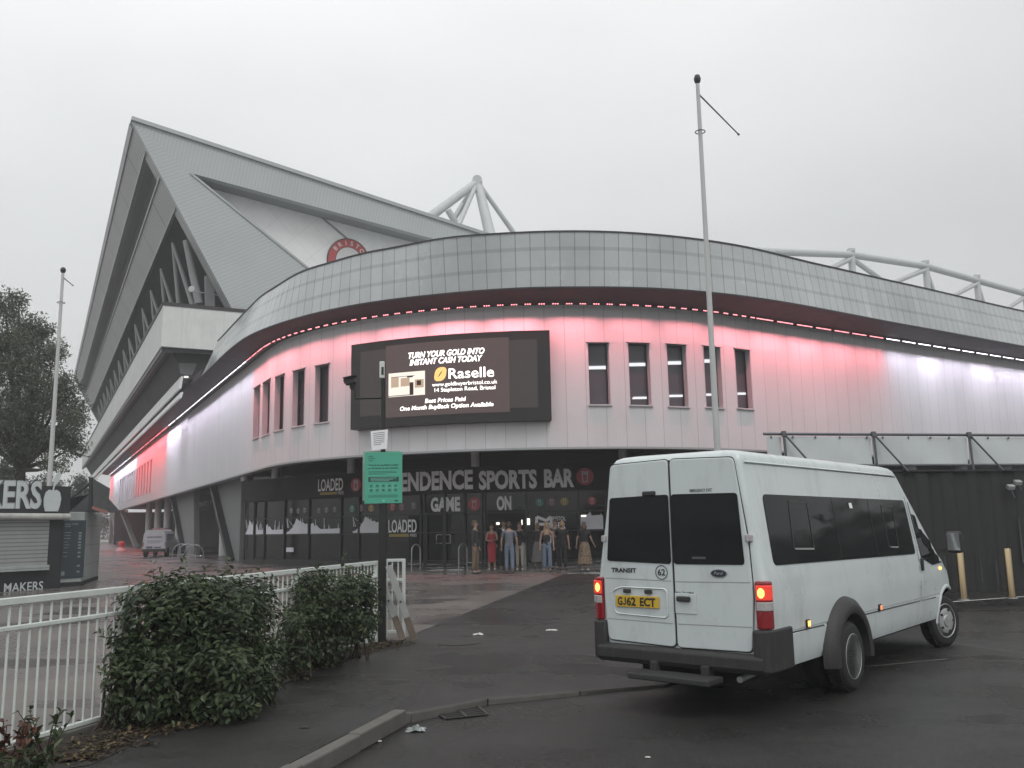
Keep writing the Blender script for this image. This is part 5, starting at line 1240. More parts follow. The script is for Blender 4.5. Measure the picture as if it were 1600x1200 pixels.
mb = MB(); mb.box((cm_.x + .0, PY_ - .05, cm_.z + .058), (.20, .16, .014), Matrix.Rotation(R(-12), 3, 'Y')); mb.build('sunshield', M_vtrim, cc)
mb = MB(); mb.tube((cm_.x + .03, PY_, cm_.z - .05), (cm_.x + .03, PY_, cm_.z - .12), .05, .04, 14); mb.build('swivel', M_vtrim, cc, smooth=40)
mb = MB(); mb.tube((cm_.x - .085, PY_ - .03, cm_.z - .0), (cm_.x - .1, PY_ - .03, cm_.z - .003), .035, n=16); mb.build('lens', M_badge, cc, smooth=40)
# green notice boards
M_green = mat('notice_green', (.075, .38, .26), .45, 0, .04, 2); M_greenb = mat('notice_back', (.30, .42, .36), .5, 0, .05, 3); M_gdark = mat('notice_ink', (.02, .075, .06), .5, 0, 0); M_gpale = mat('notice_pale', (.24, .56, .44), .5, 0, 0)
nb_ = thing('notice_board', 'green parking terms notice fixed to the front of the black post', 'notice', (PX, PY_ - .08, 2.0))
ys = PY_ - .075
tl_, br_ = aty(570, 707, ys), aty(628.5, 786, ys)
NW, NH = br_.x - tl_.x, tl_.z - br_.z; ncx, ncz = (tl_.x + br_.x) / 2, (tl_.z + br_.z) / 2
MB().span((tl_.x, ys - .008, br_.z), (br_.x, ys + .008, tl_.z)).build('board', M_green, nb_, bevel=.003)
def nf(u, v): return Vector((tl_.x + u * NW, ys - .0105, tl_.z - v * NH))
def nrect(mb, u0, v0, u1, v1): return flat_poly(mb, nf, [(u0, v1), (u1, v1), (u1, v0), (u0, v0)])
def ntext(txt, u0, u1, vb_, h, m_, **k):
    mb = MB(); put_text(mb, lambda a_, b_: Vector((a_, ys - .0108, b_)), txt, tl_.x + NW * (u0 + u1) / 2, tl_.z - vb_ * NH, h * NH, align='FIT', xs=(u1 - u0) * NW, **k); mb.build('lettering', m_, nb_)
ntext('Terms & conditions apply', .10, .90, .265, .028, M_gdark, bold=.03); ntext('at all times to all vehicles.', .10, .90, .325, .028, M_gdark, bold=.03)
mb = MB()
for k, (v, u) in enumerate(((.075, .22), (.115, .28), (.16, .22))): nrect(mb, .10, v, .10 + u - .10, v + .012)
for v in (.375, .40, .425): nrect(mb, .10, v, .86 - (v > .42) * .3, v + .006)
mb.build('fine_print', M_gdark, nb_)
mb = MB(); nrect(mb, .10, .485, .91, .58); mb.build('black_panel', M_gdark, nb_)
mb = MB()
for i in range(1, 5): nrect(mb, .10 + .162 * i - .004, .615, .10 + .162 * i + .004, .79)
nrect(mb, .10, .70, .91, .707)
for i in range(3): 
    v = .505 + .026 * i; flat_poly(mb, lambda u, w: nf(u, w) + Vector((0, -.001, 0)), [(.16, v + .008), (.85 - i * .1, v + .008), (.85 - i * .1, v), (.16, v)])
nrect(mb, .48, .93, .54, .965); mb.build('table_lines', M_gpale, nb_)
mb = MB()
for r_ in range(2):
    for i in range(5):
        u = .155 + .162 * i; nrect(mb, u, .64 + .085 * r_, u + .05, .665 + .085 * r_); nrect(mb, u - .02, .675 + .085 * r_, u + .07, .681 + .085 * r_)
for v in (.835, .855, .875): nrect(mb, .10, v, .88, v + .005)
nrect(mb, .80, .935, .89, .965)
mb.build('fine_print', M_gdark, nb_)
nb2 = thing('notice_board', 'second green notice mounted back to back, showing at the left edge of the first', 'notice', (PX, PY_ + .08, 2.0))
t2 = aty(567, 707, PY_ + .075); MB().span((t2.x, PY_ + .062, br_.z + .05), (t2.x + NW * 1.0, PY_ + .078, tl_.z + .03)).build('board', M_greenb, nb2, bevel=.003)
MB().span((PX - .2, PY_ + .056, 2.3), (PX + .2, PY_ + .062, 2.34)).build('fixing_strap', M_rim, nb2)
pn_ = thing('paper_notice', 'white paper notice taped to the post above the green board', 'notice', (PX, PY_ - .06, 2.8))
a_, b_, c_, d_ = [aty(x, y, PY_ - .058) for x, y in ((579, 674), (606.5, 671), (604.5, 701), (581, 704))]
mb = MB(); P = [d_, c_, b_, a_]; mb.grid(lambda u, v: (d_.lerp(c_, u)).lerp(a_.lerp(b_, u), v) + Vector((0, -.012 * sin(PI * u) - .01 * v * u, 0)), frange(0, 1, 6), frange(0, 1, 6)); mb.build('sheet', M_letter, pn_, smooth=60)
mb = MB()
for i in range(7):
    v = .86 - .10 * i; w_ = .82 if i < 6 else .5
    f_ = lambda u, v_: (d_.lerp(c_, u)).lerp(a_.lerp(b_, u), v_) + Vector((0, -.012 * sin(PI * u) - .01 * v_ * u - .003, 0))
    for u0, u1 in ((.14, .4), (.4, .62), (.62, w_)): mb.add([f_(u0, v), f_(u1, v), f_(u1, v + .022), f_(u0, v + .022)], [(0, 1, 2, 3)])
mb.build('printed_line', M_gap, pn_)

# ------------------------------------------------------------------ flagpoles
def flagpole(Y, ptop, pbase, r0_, r1_, lab, ring_px, arm_px):
    tpz = aty(*ptop, Y); bs = Vector((aty(pbase[0], pbase[1], Y).x, Y, 0)); bs.x += (bs.x - tpz.x) * 0
    x = (tpz.x + aty(*pbase, Y).x) / 2
    o = thing('flagpole', lab, 'flagpole', (x, Y, 0)); tz = tpz.z
    mb = MB(); mb.lathe([(r0_, 0), (r0_ * .95, tz * .3), (r0_ * .75, tz * .65), (r1_, tz)], (x, Y, 0), None, 16); mb.build('pole', mat('pole_paint', (.50, .51, .51), .4, 0, .06, 2, dirt=.2), o, smooth=40)
    mb = MB(); mb.lathe([(r1_ * .6, -.02), (r1_ * 1.6, .06), (r1_ * 1.9, .14), (r1_ * 1.3, .24), (0, .27)], (x, Y, tz), None, 14); mb.build('finial', M_postk, o, smooth=50)
    z = aty(*ring_px, Y).z; mb = MB(); n_ = 20
    mb.path([(x + r0_ * 1.5 * cos(2 * PI * i / n_), Y + r0_ * 1.5 * sin(2 * PI * i / n_), z) for i in range(n_ + 1)], .014, 6); mb.build('ring', M_postk, o)
    p0 = aty(*arm_px[0], Y); p1 = aty(*arm_px[1], Y); mb = MB(); mb.tube((x, Y, p0.z), p1, .022, .016, 8); mb.lathe([(0, -.04), (.04, 0), (0, .04)], p1, None, 8); mb.build('banner_arm', M_postk, o, smooth=40)
flagpole(22.0, (1094, 131), (1117, 707), .085, .05, 'tall white flagpole with a bare drooping arm rising behind the minibus', (1097, 206), ((1098, 146), (1154, 210)))
flagpole(36.0, (96.5, 427), (79, 757), .10, .06, 'white flagpole in front of the tree beside the kiosk', (93, 473), ((97, 433), (114, 446)))

# ------------------------------------------------------------------ hoarding, drapes and bollards on the right
hd_ = thing('hoarding', 'white banner hoarding on scaffold poles above black cladding', 'hoarding', (9, 19.6, 0))
h0 = Vector((5.42, 19.0, 0)); hv = Vector((12.3 - 5.42, 1.55, 0)).normalized(); hn = Vector((hv.y, -hv.x, 0))
def hp_(px, py): 
    q_ = atpl(px, py, h0, hn); return (q_ - h0).dot(hv), q_.z
def HP(s, z, o=0): return h0 + hv * s + hn * o + Vector((0, 0, z))
M_banner = mat('banner_pvc', (.56, .595, .605), .5, 0, .05, .9, dirt=.15); M_scaf = mat('scaffold_tube', (.13, .14, .15), .45, .5, .15, 5)
M_drape = mat('black_cladding', (.016, .016, .017), .65, 0, .35, 2.5)
zt2_ = hp_(1400, 679)[1]; zb2_ = hp_(1400, 725)[1]; zd_ = hp_(1450, 737)[1]
sj = [hp_(1196, 690)[0], hp_(1222, 690)[0], hp_(1362, 690)[0], hp_(1511, 690)[0], 9.2, 11.5, 14.0]
for a_, b_ in zip(sj, sj[1:]):
    k = max(2, int((b_ - a_) / .3)); mb = MB()
    mb.grid(lambda u, v: HP(a_ + .02 + (b_ - a_ - .04) * u, zb2_ + (zt2_ - .06 - zb2_) * v, .015 * sin(u * 9 + v * 3 + a_)), frange(0, 1, k), frange(0, 1, 4)); mb.build('banner', M_banner, hd_, smooth=60)
MB().tube(HP(sj[0] - .03, zt2_), HP(14, zt2_), .032, n=10).build('top_tube', M_scaf, hd_, smooth=40)
MB().tube(HP(sj[0] - .03, zb2_ - .03, .03), HP(14, zb2_ - .03, .03), .026, n=10).build('lower_tube', M_scaf, hd_, smooth=40)
for s_ in sj[1:-1]:
    MB().tube(HP(s_ + .02, zt2_ + .05, .06), HP(s_ + .05, zd_, .06), .026, n=10).build('upright', M_scaf, hd_, smooth=40)
    MB().tube(HP(s_ + .04, zt2_ - .02, .07), HP(s_ + .62, zd_, .30), .022, n=10).build('brace', M_scaf, hd_, smooth=40)
    MB().box(HP(s_ + .02, zt2_, .06), (.09, .09, .12)).build('clamp', M_scaf, hd_, bevel=.01)
mb = MB()
for k in range(24): mb.box(HP(.2 + k * .55 + random.uniform(-.12, .12), zt2_ - .07, .02), (.03, .02, .05))
mb.build('eyelet_tie', M_scaf, hd_)
n_ = 200
mb = MB(); mb.grid(lambda u, v: HP(-1.5 + 15.5 * u, -.14 + (zd_ + .14) * v, .16 + .035 * math.copysign(abs(sin(u * 155)) ** .5, sin(u * 155))), frange(0, 1, n_ * 2), (0, 1)); mb.build('cladding', M_drape, hd_)
MB().bar(HP(-1.5, zd_ + .01, .18), HP(14, zd_ + .01, .18), .12, .035).build('cladding_cap', M_frame, hd_)
mb = MB()
for u, w_, z0, z1 in ((3.45, .05, .7, 1.35), (4.0, .04, .1, .8), (6.0, .05, .6, 1.6), (4.9, .03, .2, .9), (5.3, .03, .15, .7)): mb.quad(HP(u, z0, .205), HP(u + w_, z0, .205), HP(u + w_ * .7, z1, .205), HP(u + w_ * .2, z1, .205))
mb.build('scuff', mat('scuff_grey', (.06, .06, .062), .7, 0, .3, 8), hd_)
for px in (1421, 1501, 1570):
    s_ = WC.hit(px, 728, -1.6)[0]; p = WC.P(s_, 0, -1.6); MB().tube((p.x, p.y, 0.0), (p.x, p.y, ZB + .5), .30, n=16).build('column', M_steel, bld, smooth=40)
def work_light(px, py, lab, dz):
    q_ = atpl(px, py, h0 + hn * .32, hn); o = thing('work_light', lab, 'light', tuple(q_), group='lights on the black cladding')
    mb = MB(); mb.box(q_, (.16, .12, .10), Matrix.Rotation(R(25), 3, 'X')); mb.build('housing', M_rim, o, bevel=.015)
    mb = MB(); mb.tube(q_ + Vector((.04, .06, -.05)), q_ + Vector((.10, .06, dz)), .018); mb.build('bracket', M_scaf, o)
work_light(1579, 761, 'small grey work light on a bracket high on the black cladding', -.24); work_light(1590, 754, 'upright grey unit beside the work light on the black cladding', -.16)
def bollard(pb_, ptz, lab):
    b_ = atz(*pb_, 0.0); o = thing('bollard', lab, 'bollard', tuple(b_), group='steel bollards by the cladding'); z = aty(pb_[0], ptz, b_.y).z
    M_ss = mat('brushed_steel', (.46, .36, .22), .28, .95, 0)
    mb = MB(); mb.lathe([(.074, .0), (.074, z - .012), (.066, z), (0, z)], b_, None, 22); mb.build('tube', M_ss, o, smooth=40)
    mb = MB(); mb.lathe([(.105, .0), (.105, .012), (.078, .016), (0, .016)], b_, None, 22); mb.build('base_plate', M_rim, o, smooth=40)
bollard((1506, 937), 861, 'steel bollard nearest the minibus mirror, in front of black cladding'); bollard((1581, 935), 857, 'steel bollard near the right edge, in front of black cladding')

# ------------------------------------------------------------------ cycle stands
def hoop(b_, rz, w, h, lab):
    o = thing('cycle_stand', lab, 'cycle stand', tuple(b_), rz, 'steel cycle stands'); P = [(-w / 2, 0, 0), (-w / 2, 0, h - w * .45)]
    P += [(-w / 2 * cos(t), 0, h - w * .45 + w * .45 * sin(t)) for t in frange(0, PI, 10)] + [(w / 2, 0, 0)]
    mb = MB(); mb.path(P, .026, 10); mb.path([(-w / 2, 0, .22), (w / 2, 0, .22)], .014, 8); mb.build('hoop', mat('stand_steel', (.34, .35, .35), .35, .7, .1, 8), o, local=True, smooth=50)
for px, py, rz, w, lab in ((650, 892, 60, .55, 'steel cycle stand left of the double doors'), (723.5, 891, 55, .5, 'steel cycle stand right of the double doors, beside the man in khaki'), (821, 890, 85, .5, 'steel cycle stand by the open doorway, behind the person in beige trousers')):
    hoop(atz(px, py, .005), R(rz), w, .98, lab)
for px, py, lab in ((283, 872, 'cycle stand farthest left by the raked pier'), (292, 873, 'middle cycle stand by the raked pier'), (303, 875, 'cycle stand nearest the entrance recess by the raked pier')): hoop(atz(px, py, .001), R(10), 1.0, .85, lab)

# ------------------------------------------------------------------ cider kiosk
k0 = aty(0, 830, 26.0); k1 = aty(108, 830, 27.6); kd = Vector((k1.x - k0.x, k1.y - k0.y, 0)).normalized(); kn = Vector((kd.y, -kd.x, 0)); k0 = Vector((k0.x, k0.y, 0))
def kq(px, py, o=0): q_ = atpl(px, py, k0 + kn * o, kn); return (q_ - k0).dot(kd), q_.z
def K(s, z, o=0): return k0 + kd * s + kn * o + Vector((0, 0, z))
M_kblack = mat('kiosk_black', (.018, .020, .022), .55, 0, .2, 2); M_kgrey = mat('container_grey', (.34, .375, .37), .55, 0, .15, 1.6, dirt=.35); M_shut = mat('shutter_slats', (.30, .315, .31), .5, .1, .08, 2, dirt=.15)
lines(M_shut, 'Z', .115, .03, .55, uv=False)
M_log = mat('awning_roll', (.42, .42, .40), .7, 0, .2, 3, dirt=.6); M_kwhite = mat('sign_cut_white', (.52, .56, .57), .5, 0, .05, 3)
ks = thing('drinks_kiosk', 'black cider kiosk with closed grey shutter and large white letters', 'kiosk', tuple(K(0, 0)))
def kslab(px0, py0, px1, py1, o, th, name, m_, par=ks, bev=.0):
    s0, zt = kq(px0, py0, o); s1, zb = kq(px1, py1, o); mb = MB(); mb.prism([K(s0, zb, o), K(s1, zb, o), K(s1, zt, o), K(s0, zt, o)], -kn * th); return mb.build(name, m_, par, bevel=bev)
s108 = kq(106, 800)[0]; zsb = kq(50, 802)[1]; zst = kq(90, 760)[1]
mb = MB(); mb.prism([K(-6, 0, 0), K(s108 - .1, 0, 0), K(s108 - .1, zsb, 0), K(-6, zsb, 0)], -kn * 2.4); mb.build('cabin', M_kblack, ks)
mb = MB(); mb.prism([K(-6, zsb, .12), K(s108, zsb, .12), K(s108, zst, .12), K(s108 - .75, zst, .12), K(s108 - .9, zst + .02, .12), K(-6, zst + .02, .12)], -kn * .1); mb.build('sign_board', M_kblack, ks)
mb = MB(); mb.tube(K(-6, zsb - .05, .22), K(s108 - .05, zsb - .11, .22), .10, .10, 14); mb.build('awning_roll', M_log, ks, smooth=40)
s0, z0 = kq(-60, 888, .04); s1, z1 = kq(78, 815, .04); z0 = kq(40, 884, .04)[1]; z1 = kq(40, 813, .04)[1]
mb = MB(); mb.prism([K(-6, z0, .03), K(s1, z0, .03), K(s1, z1, .03), K(-6, z1, .03)], -kn * .02); mb.build('shutter', M_shut, ks)
mb = MB(); mb.prism([K(-6, z0 - .15, .2), K(s1, z0 - .15, .2), K(s1, z0, .2), K(-6, z0, .2)], -kn * .25); mb.build('counter', M_kgrey, ks, bevel=.01)
def ktext(txt, px1, pyb, pyt, wpx, name, o=.135, m_=M_kwhite, **k):
    """right aligned lettering ending at photo column px1"""
    s1, zb = kq(px1, pyb, o); _, zt = kq(px1, pyt, o); s0, _ = kq(px1 - wpx, pyb, o)
    mb = MB(); put_text(mb, lambda a_, b_: K(a_, b_, o), txt, (s0 + s1) / 2, zb, zt - zb, align='FIT', xs=s1 - s0, **k); mb.build(name, m_, ks)
ktext('MAKERS', 63, 793.5, 753, 150, 'lettering', bold=.02); ktext('MAKERS', 64.5, 793, 752.5, 150, 'letter_outline', o=.125, m_=M_rim, bold=.035)
ktext('MAKERS', 67, 921.5, 908, 61, 'lettering', o=.03, bold=.012)
sa_, za = kq(82, 782, .14); ppx = (kq(83, 782, .14)[0] - sa_)
mb = MB(); ap_ = [(-13, -8), (-13.5, 3), (-11, 13), (-6, 17), (0, 15.5), (6, 17), (11, 13), (13.5, 3), (12, -8), (9.5, -17), (-10.5, -17)]
mb.prism([K(sa_ + x * ppx, za + y * ppx, .15) for x, y in ap_], -kn * .03); mb.build('apple', M_kwhite, ks)
mb = MB(); mb.prism([K(sa_ + x * ppx, za + y * ppx, .15) for x, y in [(1, 26), (3, 24), (8, 30), (11, 40), (9, 47), (3, 41), (0, 33)]], -kn * .03); mb.bar(K(sa_, za + 15 * ppx, .14), K(sa_ + 2 * ppx, za + 28 * ppx, .14), .04, .03, tuple(kn)); mb.build('leaf', M_kwhite, ks)
ct = thing('catering_cabin', 'grey cabin with a dark drinks menu board right of the kiosk', 'cabin', tuple(K(s108, 0, -.9)))
o_ = -.5; s0, zt = kq(93, 800, o_); s1, _ = kq(133, 800, o_); zb = kq(120, 908, o_)[1]
cbk = Vector((-.25, .97, 0)) * 5.0
pA, pB = K(s0 - .5, .12, o_), K(s1, .12, o_)
hgt_ = zt - .12
pC = Vector((aty(159, 800, pB.y + 3.6).x, pB.y + 3.6, .12)); pD = pC - (pB - pA)
mb = MB(); mb.prism([pA, pB, pC, pD], (0, 0, hgt_)); mb.build('shell', lines(M_kgrey, 'Z', .62, .02, .55, uv=False), ct, bevel=.02)
mb = MB(); mb.prism([p + Vector((0, 0, -.11)) for p in (pA, pB, pC, pD)], (0, 0, .11)); mb.build('skid', M_kblack, ct)
ms0, mzt = kq(98, 813, o_ + .03); ms1, mzb = kq(130, 902, o_ + .03)
M_menu = mat('menu_board', (.035, .05, .06), .4, 0, .1, 2); M_chalk = mat('menu_text', (.22, .26, .27), .6, 0, .2, 10)
mb = MB(); mb.prism([K(ms0, mzb, o_ + .03), K(ms1, mzb, o_ + .03), K(ms1, mzt, o_ + .03), K(ms0, mzt, o_ + .03)], -kn * .03); mn = mb.build('menu_board', M_menu, ct)
mb = MB(); rn = random.Random(4)
def mrect(u0, v0, u1, v1): s_a = ms0 + (ms1 - ms0) * u0; s_b = ms0 + (ms1 - ms0) * u1; z_a = mzt + (mzb - mzt) * v1; z_b = mzt + (mzb - mzt) * v0; mb.add([K(s_a, z_a, o_ + .036), K(s_b, z_a, o_ + .036), K(s_b, z_b, o_ + .036), K(s_a, z_b, o_ + .036)], [(0, 1, 2, 3)])
for u in (.10, .2, .3, .42, .52, .6): mrect(u, .055 + rn.uniform(0, .02), u + .07, .075)
for u in (.12, .24): mrect(u, .095, u + .09, .115)
for v in (.21, .26, .31, .37, .42, .47, .55, .62, .78, .88): 
    mrect(.70, v, .82, v + .03)
    if v < .7: mrect(.10, v, .10 + rn.uniform(.15, .3), v + .012)
mrect(.06, .88, .2, .95); mb.build('menu_lines', M_chalk, mn)
aw = thing('awning', 'dark folded canopy and grey flap on the roof of the grey cabin', 'awning', tuple(K(s108, 2.3, -.5)))
M_flap = mat('flap_grey', (.10, .11, .11), .7, 0, .25, 2, dirt=.3)
Yf = pB.y + .3
def fq(px, py, dy=0): return aty(px, py, Yf + dy)
mb = MB(); mb.prism([fq(108, 800), fq(164, 800, .8), fq(140, 772, .9), fq(110, 778)], (0, 1.2, 0)); mb.build('canopy', M_kblack, aw)
mb = MB(); mb.prism([fq(143, 795), fq(167, 801, .9), fq(171, 763, .9), fq(145, 748)], (-.02, .09, 0)); mb.build('flap', M_flap, aw)
mb = MB(); mb.bar(fq(141.5, 797), fq(142.5, 746), .10, .12, (0, 1, 0)); mb.build('flap_frame', M_kblack, aw)
mb = MB(); mb.bar(fq(143, 793, -.02), fq(167, 800.5, .85), .05, .09, (0, 0, 1)); mb.build('flap_edge', mat('edge_pink', (.42, .20, .18), .6, 0, .1, 3), aw)
mb = MB(); mb.tube(fq(108, 781), fq(141, 755), .035); mb.build('strut', M_kblack, aw)
mb = MB(); mb.lathe([(0, -.05), (.05, 0), (0, .05)], fq(139, 762), None, 10); mb.build('bulb', M_letter, aw)

# ------------------------------------------------------------------ parked advert van under the stand, barrier post
def small_van():
    b_ = atz(240, 871); b_.z = 0
    o = thing('advert_van', 'small white van with a printed rear board parked under the stand', 'van', tuple(b_), R(10))
    sc = b_.y / F
    w = 35 * sc * .98; hh = 40 * sc
    M_bv = mat('small_van_paint', (.55, .55, .55), .4, 0, .06, 2, dirt=.3)
    sec = [(-.5, .22), (-.5, .55), (-.47, .85), (-.40, 1.0), (-.30, 1.04), (.30, 1.04), (.40, 1.0), (.47, .85), (.5, .55), (.5, .22)]
    mb = MB(); ys_ = [(0, 1.0), (.05, 1.0), (2.2, 1.0), (2.9, .97), (3.6, .62), (4.3, .55), (4.4, .48)]; n = len(sec)
    for y, f_ in ys_: mb.v += [(x * w, y, .22 * hh + (z - .22) * hh * f_) for x, z in sec]
    for k in range(len(ys_) - 1): mb.f += [[k * n + i, k * n + (i + 1) % n, (k + 1) * n + (i + 1) % n, (k + 1) * n + i] for i in range(n)]
    mb.f += [list(range(n))[::-1], [(len(ys_) - 1) * n + i for i in range(n)]]; mb.mi = [0] * len(mb.f)
    mb.build('body', M_bv, o, local=True, smooth=35)
    mb = MB(); mb.box((.03 * w, -.03, .58 * hh), (.86 * w, .03, .60 * hh)); bd_ = mb.build('rear_board', mat('board_print', (.55, .52, .57), .5, 0, .1, 3), o, local=True)
    mb = MB(); rn = random.Random(3)
    def rr(x0, z0, x1, z1): mb.add([(x0 * w, -.048, z0 * hh), (x1 * w, -.048, z0 * hh), (x1 * w, -.048, z1 * hh), (x0 * w, -.048, z1 * hh)], [(0, 1, 2, 3)])
    for x in frange(-.30, .26, 7): rr(x, .735, x + .055, .80)
    for x in frange(-.30, .28, 9): rr(x, .60, x + .04, .635)
    for x in frange(-.25, .2, 7): rr(x, .54, x + .04, .565)
    rr(-.33, .34, -.06, .42); rr(.0, .35, .30, .40); mb.build('print', mat('board_ink', (.12, .11, .15), .6, 0, 0), bd_, local=True)
    for sd in (-1, 1):
        for y in (.75, 3.5):
            mb = MB(); mb.lathe([(.12, -.1), (.30, -.1), (.32, 0), (.30, .1), (.12, .1)], (sd * (w * .5 - .08), y, .32), Matrix.Rotation(R(90), 3, 'Y'), 20); mb.build('wheel', M_black, o, local=True, smooth=40)
        mb = MB(); mb.box((sd * w * .485, 1.5, .76 * hh), (.03, 2.2, .24 * hh)); mb.build('side_window', M_vglass, o, local=True)
        mb = MB(); mb.box((sd * w * .47, -.02, .5 * hh), (.05, .04, .25)); mb.build('tail_light', M_redl, o, local=True)
    mb = MB(); mb.box((0, -.03, .27 * hh), (w * .98, .14, .18)); mb.build('bumper', M_vtrim, o, local=True, bevel=.02)
    mb = MB(); mb.box((.1 * w, .5, 1.08 * hh), (.55 * w, .22, .12)); mb.build('beacon_bar', mat('beacon_red', (.30, .14, .15), .3, 0, .1, 5), o, local=True, bevel=.02)
    for y in (.9, 1.9): mb = MB(); mb.box((0, y, 1.075 * hh), (w * .8, .06, .06)); mb.build('roof_bar', M_frame, o, local=True)
small_van()
b_ = atz(189, 861); b_.z = 0
bo_ = thing('barrier_post', 'red and white barrier post standing under the far end of the stand', 'barrier post', tuple(b_))
hz_ = aty(189, 846, b_.y).z
mb = MB(); mb.lathe([(.42, 0), (.42, .12), (.30, .16), (.28, hz_ * .4)], b_, None, 16); mb.build('base', mat('barrier_white', (.55, .5, .5), .5, 0, .1, 3), bo_, smooth=40)
mb = MB(); mb.lathe([(.28, hz_ * .4), (.26, hz_ * .9), (.1, hz_), (0, hz_)], b_, None, 16); mb.build('band', mat('barrier_red', (.35, .05, .05), .5, 0, .1, 3), bo_, smooth=40)

# ------------------------------------------------------------------ small things on the ground
gr_ = thing('drain_grate', 'iron drain grating in the gutter beside the kerb', 'drain', tuple(atz(720, 1113, ZR)))
P = [atz(x, y, ZR + .006) for x, y in ((681, 1114), (696, 1124), (762, 1117), (746, 1104))]
mb = MB(); mb.prism(P, (0, 0, .003)); mb.build('pit', M_well, gr_)
mb = MB()
for t in frange(0, 1, 2): mb.bar(P[0].lerp(P[3], t) + UP * .006, P[1].lerp(P[2], t) + UP * .006, .022, .012)
for t in frange(0, 1, 5): mb.bar(P[0].lerp(P[1], t) + UP * .007, P[3].lerp(P[2], t) + UP * .007, .013, .010)
mb.build('bars', mat('cast_iron', (.07, .068, .066), .5, .5, .2, 20), gr_)
mh = thing('manhole_cover', 'round dark manhole cover set in the wet pavement', 'manhole', tuple(atz(717, 1005)))
mb = MB(); mb.lathe([(.30, .0), (.30, .012), (.285, .014), (.28, .010), (0, .010)], atz(717, 1005), None, 32); mb.build('cover', mat('cover_iron', (.035, .034, .033), .4, .3, .3, 14, bump=.5, bscale=70), mh)
def crumple(px, py, z, size, lab, m_, seed, flat=.35):
    rn = random.Random(seed); c_ = atz(px, py, z); o = thing('wrapper', lab, 'wrapper', tuple(c_)); n_ = 9
    mb = MB(); mb.grid(lambda u, v: c_ + Vector(((u - .5) * size * (1 + .25 * rn.random()), (v - .5) * size * .8 * (1 + .3 * rn.random()), .004 + size * flat * rn.random() * (1 - abs(u - .5) * 1.4) * (1 - abs(v - .5) * 1.4))), frange(0, 1, n_), frange(0, 1, n_)); mb.build('scrap', m_, o, smooth=25)
M_paper = mat('litter_paper', (.50, .50, .47), .6, 0, .15, 20); M_plastic = mat('litter_plastic', (.20, .22, .22), .15, 0, .3, 18, spec=.8)
crumple(747, 992, .004, .14, 'white crushed paper scrap lying past the manhole', M_paper, 1); crumple(862, 985, .004, .16, 'pale flat wrapper on the dark tarmac left of the minibus', M_paper, 2, .2); crumple(650, 1142, ZR, .15, 'crushed clear plastic on the road below the kerb', M_plastic, 3, .5); crumple(591, 1159, ZR, .05, 'small white scrap in the gutter at the foot of the kerb', M_paper, 4); crumple(1012, 1184, ZR, .035, 'tiny white scrap on the road at the bottom right', M_paper, 5); crumple(476, 1137, .004, .07, 'small dark leaf scrap on the pavement beside the kerb', mat('scrap_dark', (.03, .026, .022), .7, 0, .2, 20), 6)

# ------------------------------------------------------------------ vegetation
def leaf_mat(name, c1, c2, c3, rough=.5):
    M = D.materials.new(name); M.use_nodes = True; t = M.node_tree; b = t.nodes['Principled BSDF']; b.inputs['Roughness'].default_value = rough; b.inputs['Specular IOR Level'].default_value = .4
    a = t.nodes.new('ShaderNodeAttribute'); a.attribute_name = 'tone'; r = t.nodes.new('ShaderNodeValToRGB')
    r.color_ramp.elements[0].color = (*c1, 1); r.color_ramp.elements[1].color = (*c3, 1); e_ = r.color_ramp.elements.new(.55); e_.color = (*c2, 1)
    t.links.new(a.outputs['Fac'], r.inputs[0]); t.links.new(r.outputs[0], b.inputs['Base Color'])
    tr = t.nodes.new('ShaderNodeBsdfTranslucent'); t.links.new(r.outputs[0], tr.inputs[0]); mx = t.nodes.new('ShaderNodeMixShader'); mx.inputs[0].default_value = .25
    t.links.new(b.outputs[0], mx.inputs[1]); t.links.new(tr.outputs[0], mx.inputs[2]); t.links.new(mx.outputs[0], t.nodes['Material Output'].inputs[0]); return M
class Leaves:
    def __init__(s): s.v = []; s.f = []; s.t = []
    def leaf(s, p, d, n, L, w, tone, fold=.25):
        d = d.normalized(); sx = d.cross(n)
        if sx.length < 1e-3: return
        sx.normalize(); n = sx.cross(d); o = len(s.v); q = lambda a, b, c: p + d * (a * L) + sx * (b * w) + n * (c * L)
        s.v += [q(0, 0, 0), q(.35, -.5, fold * .5), q(.75, -.36, fold * .3), q(1, 0, -.08), q(.75, .36, fold * .3), q(.35, .5, fold * .5), q(.5, 0, .02)]
        s.f += [(o, o + 1, o + 6), (o + 1, o + 2, o + 6), (o + 2, o + 3, o + 6), (o + 3, o + 4, o + 6), (o + 4, o + 5, o + 6), (o + 5, o, o + 6)]; s.t += [tone] * 6
    def quad(s, p, d, n, L, w, tone):
        d = d.normalized(); sx = d.cross(n)
        if sx.length < 1e-3: return
        sx.normalize(); o = len(s.v); s.v += [p - d * L * .5, p + sx * w * .5, p + d * L * .5, p - sx * w * .5]; s.f.append((o, o + 1, o + 2, o + 3)); s.t.append(tone)
    def build(s, name, m_, parent):
        me = D.meshes.new(name); org = parent.location if parent else Vector(); me.from_pydata([v - org for v in s.v], [], s.f); me.materials.append(m_)
        at = me.attributes.new('tone', 'FLOAT', 'FACE'); at.data.foreach_set('value', s.t)
        o = D.objects.new(name, me); COL.objects.link(o); o.parent = parent; return o
def rdir(rn):
    z = rn.uniform(-1, 1); a_ = rn.uniform(0, 2 * PI); r_ = math.sqrt(1 - z * z); return Vector((r_ * cos(a_), r_ * sin(a_), z))
L_bush = leaf_mat('laurel_leaf', (.018, .032, .011), (.040, .062, .025), (.086, .112, .046), .45)
L_red = leaf_mat('red_leaf', (.05, .02, .015), (.09, .028, .02), (.12, .05, .03), .5)
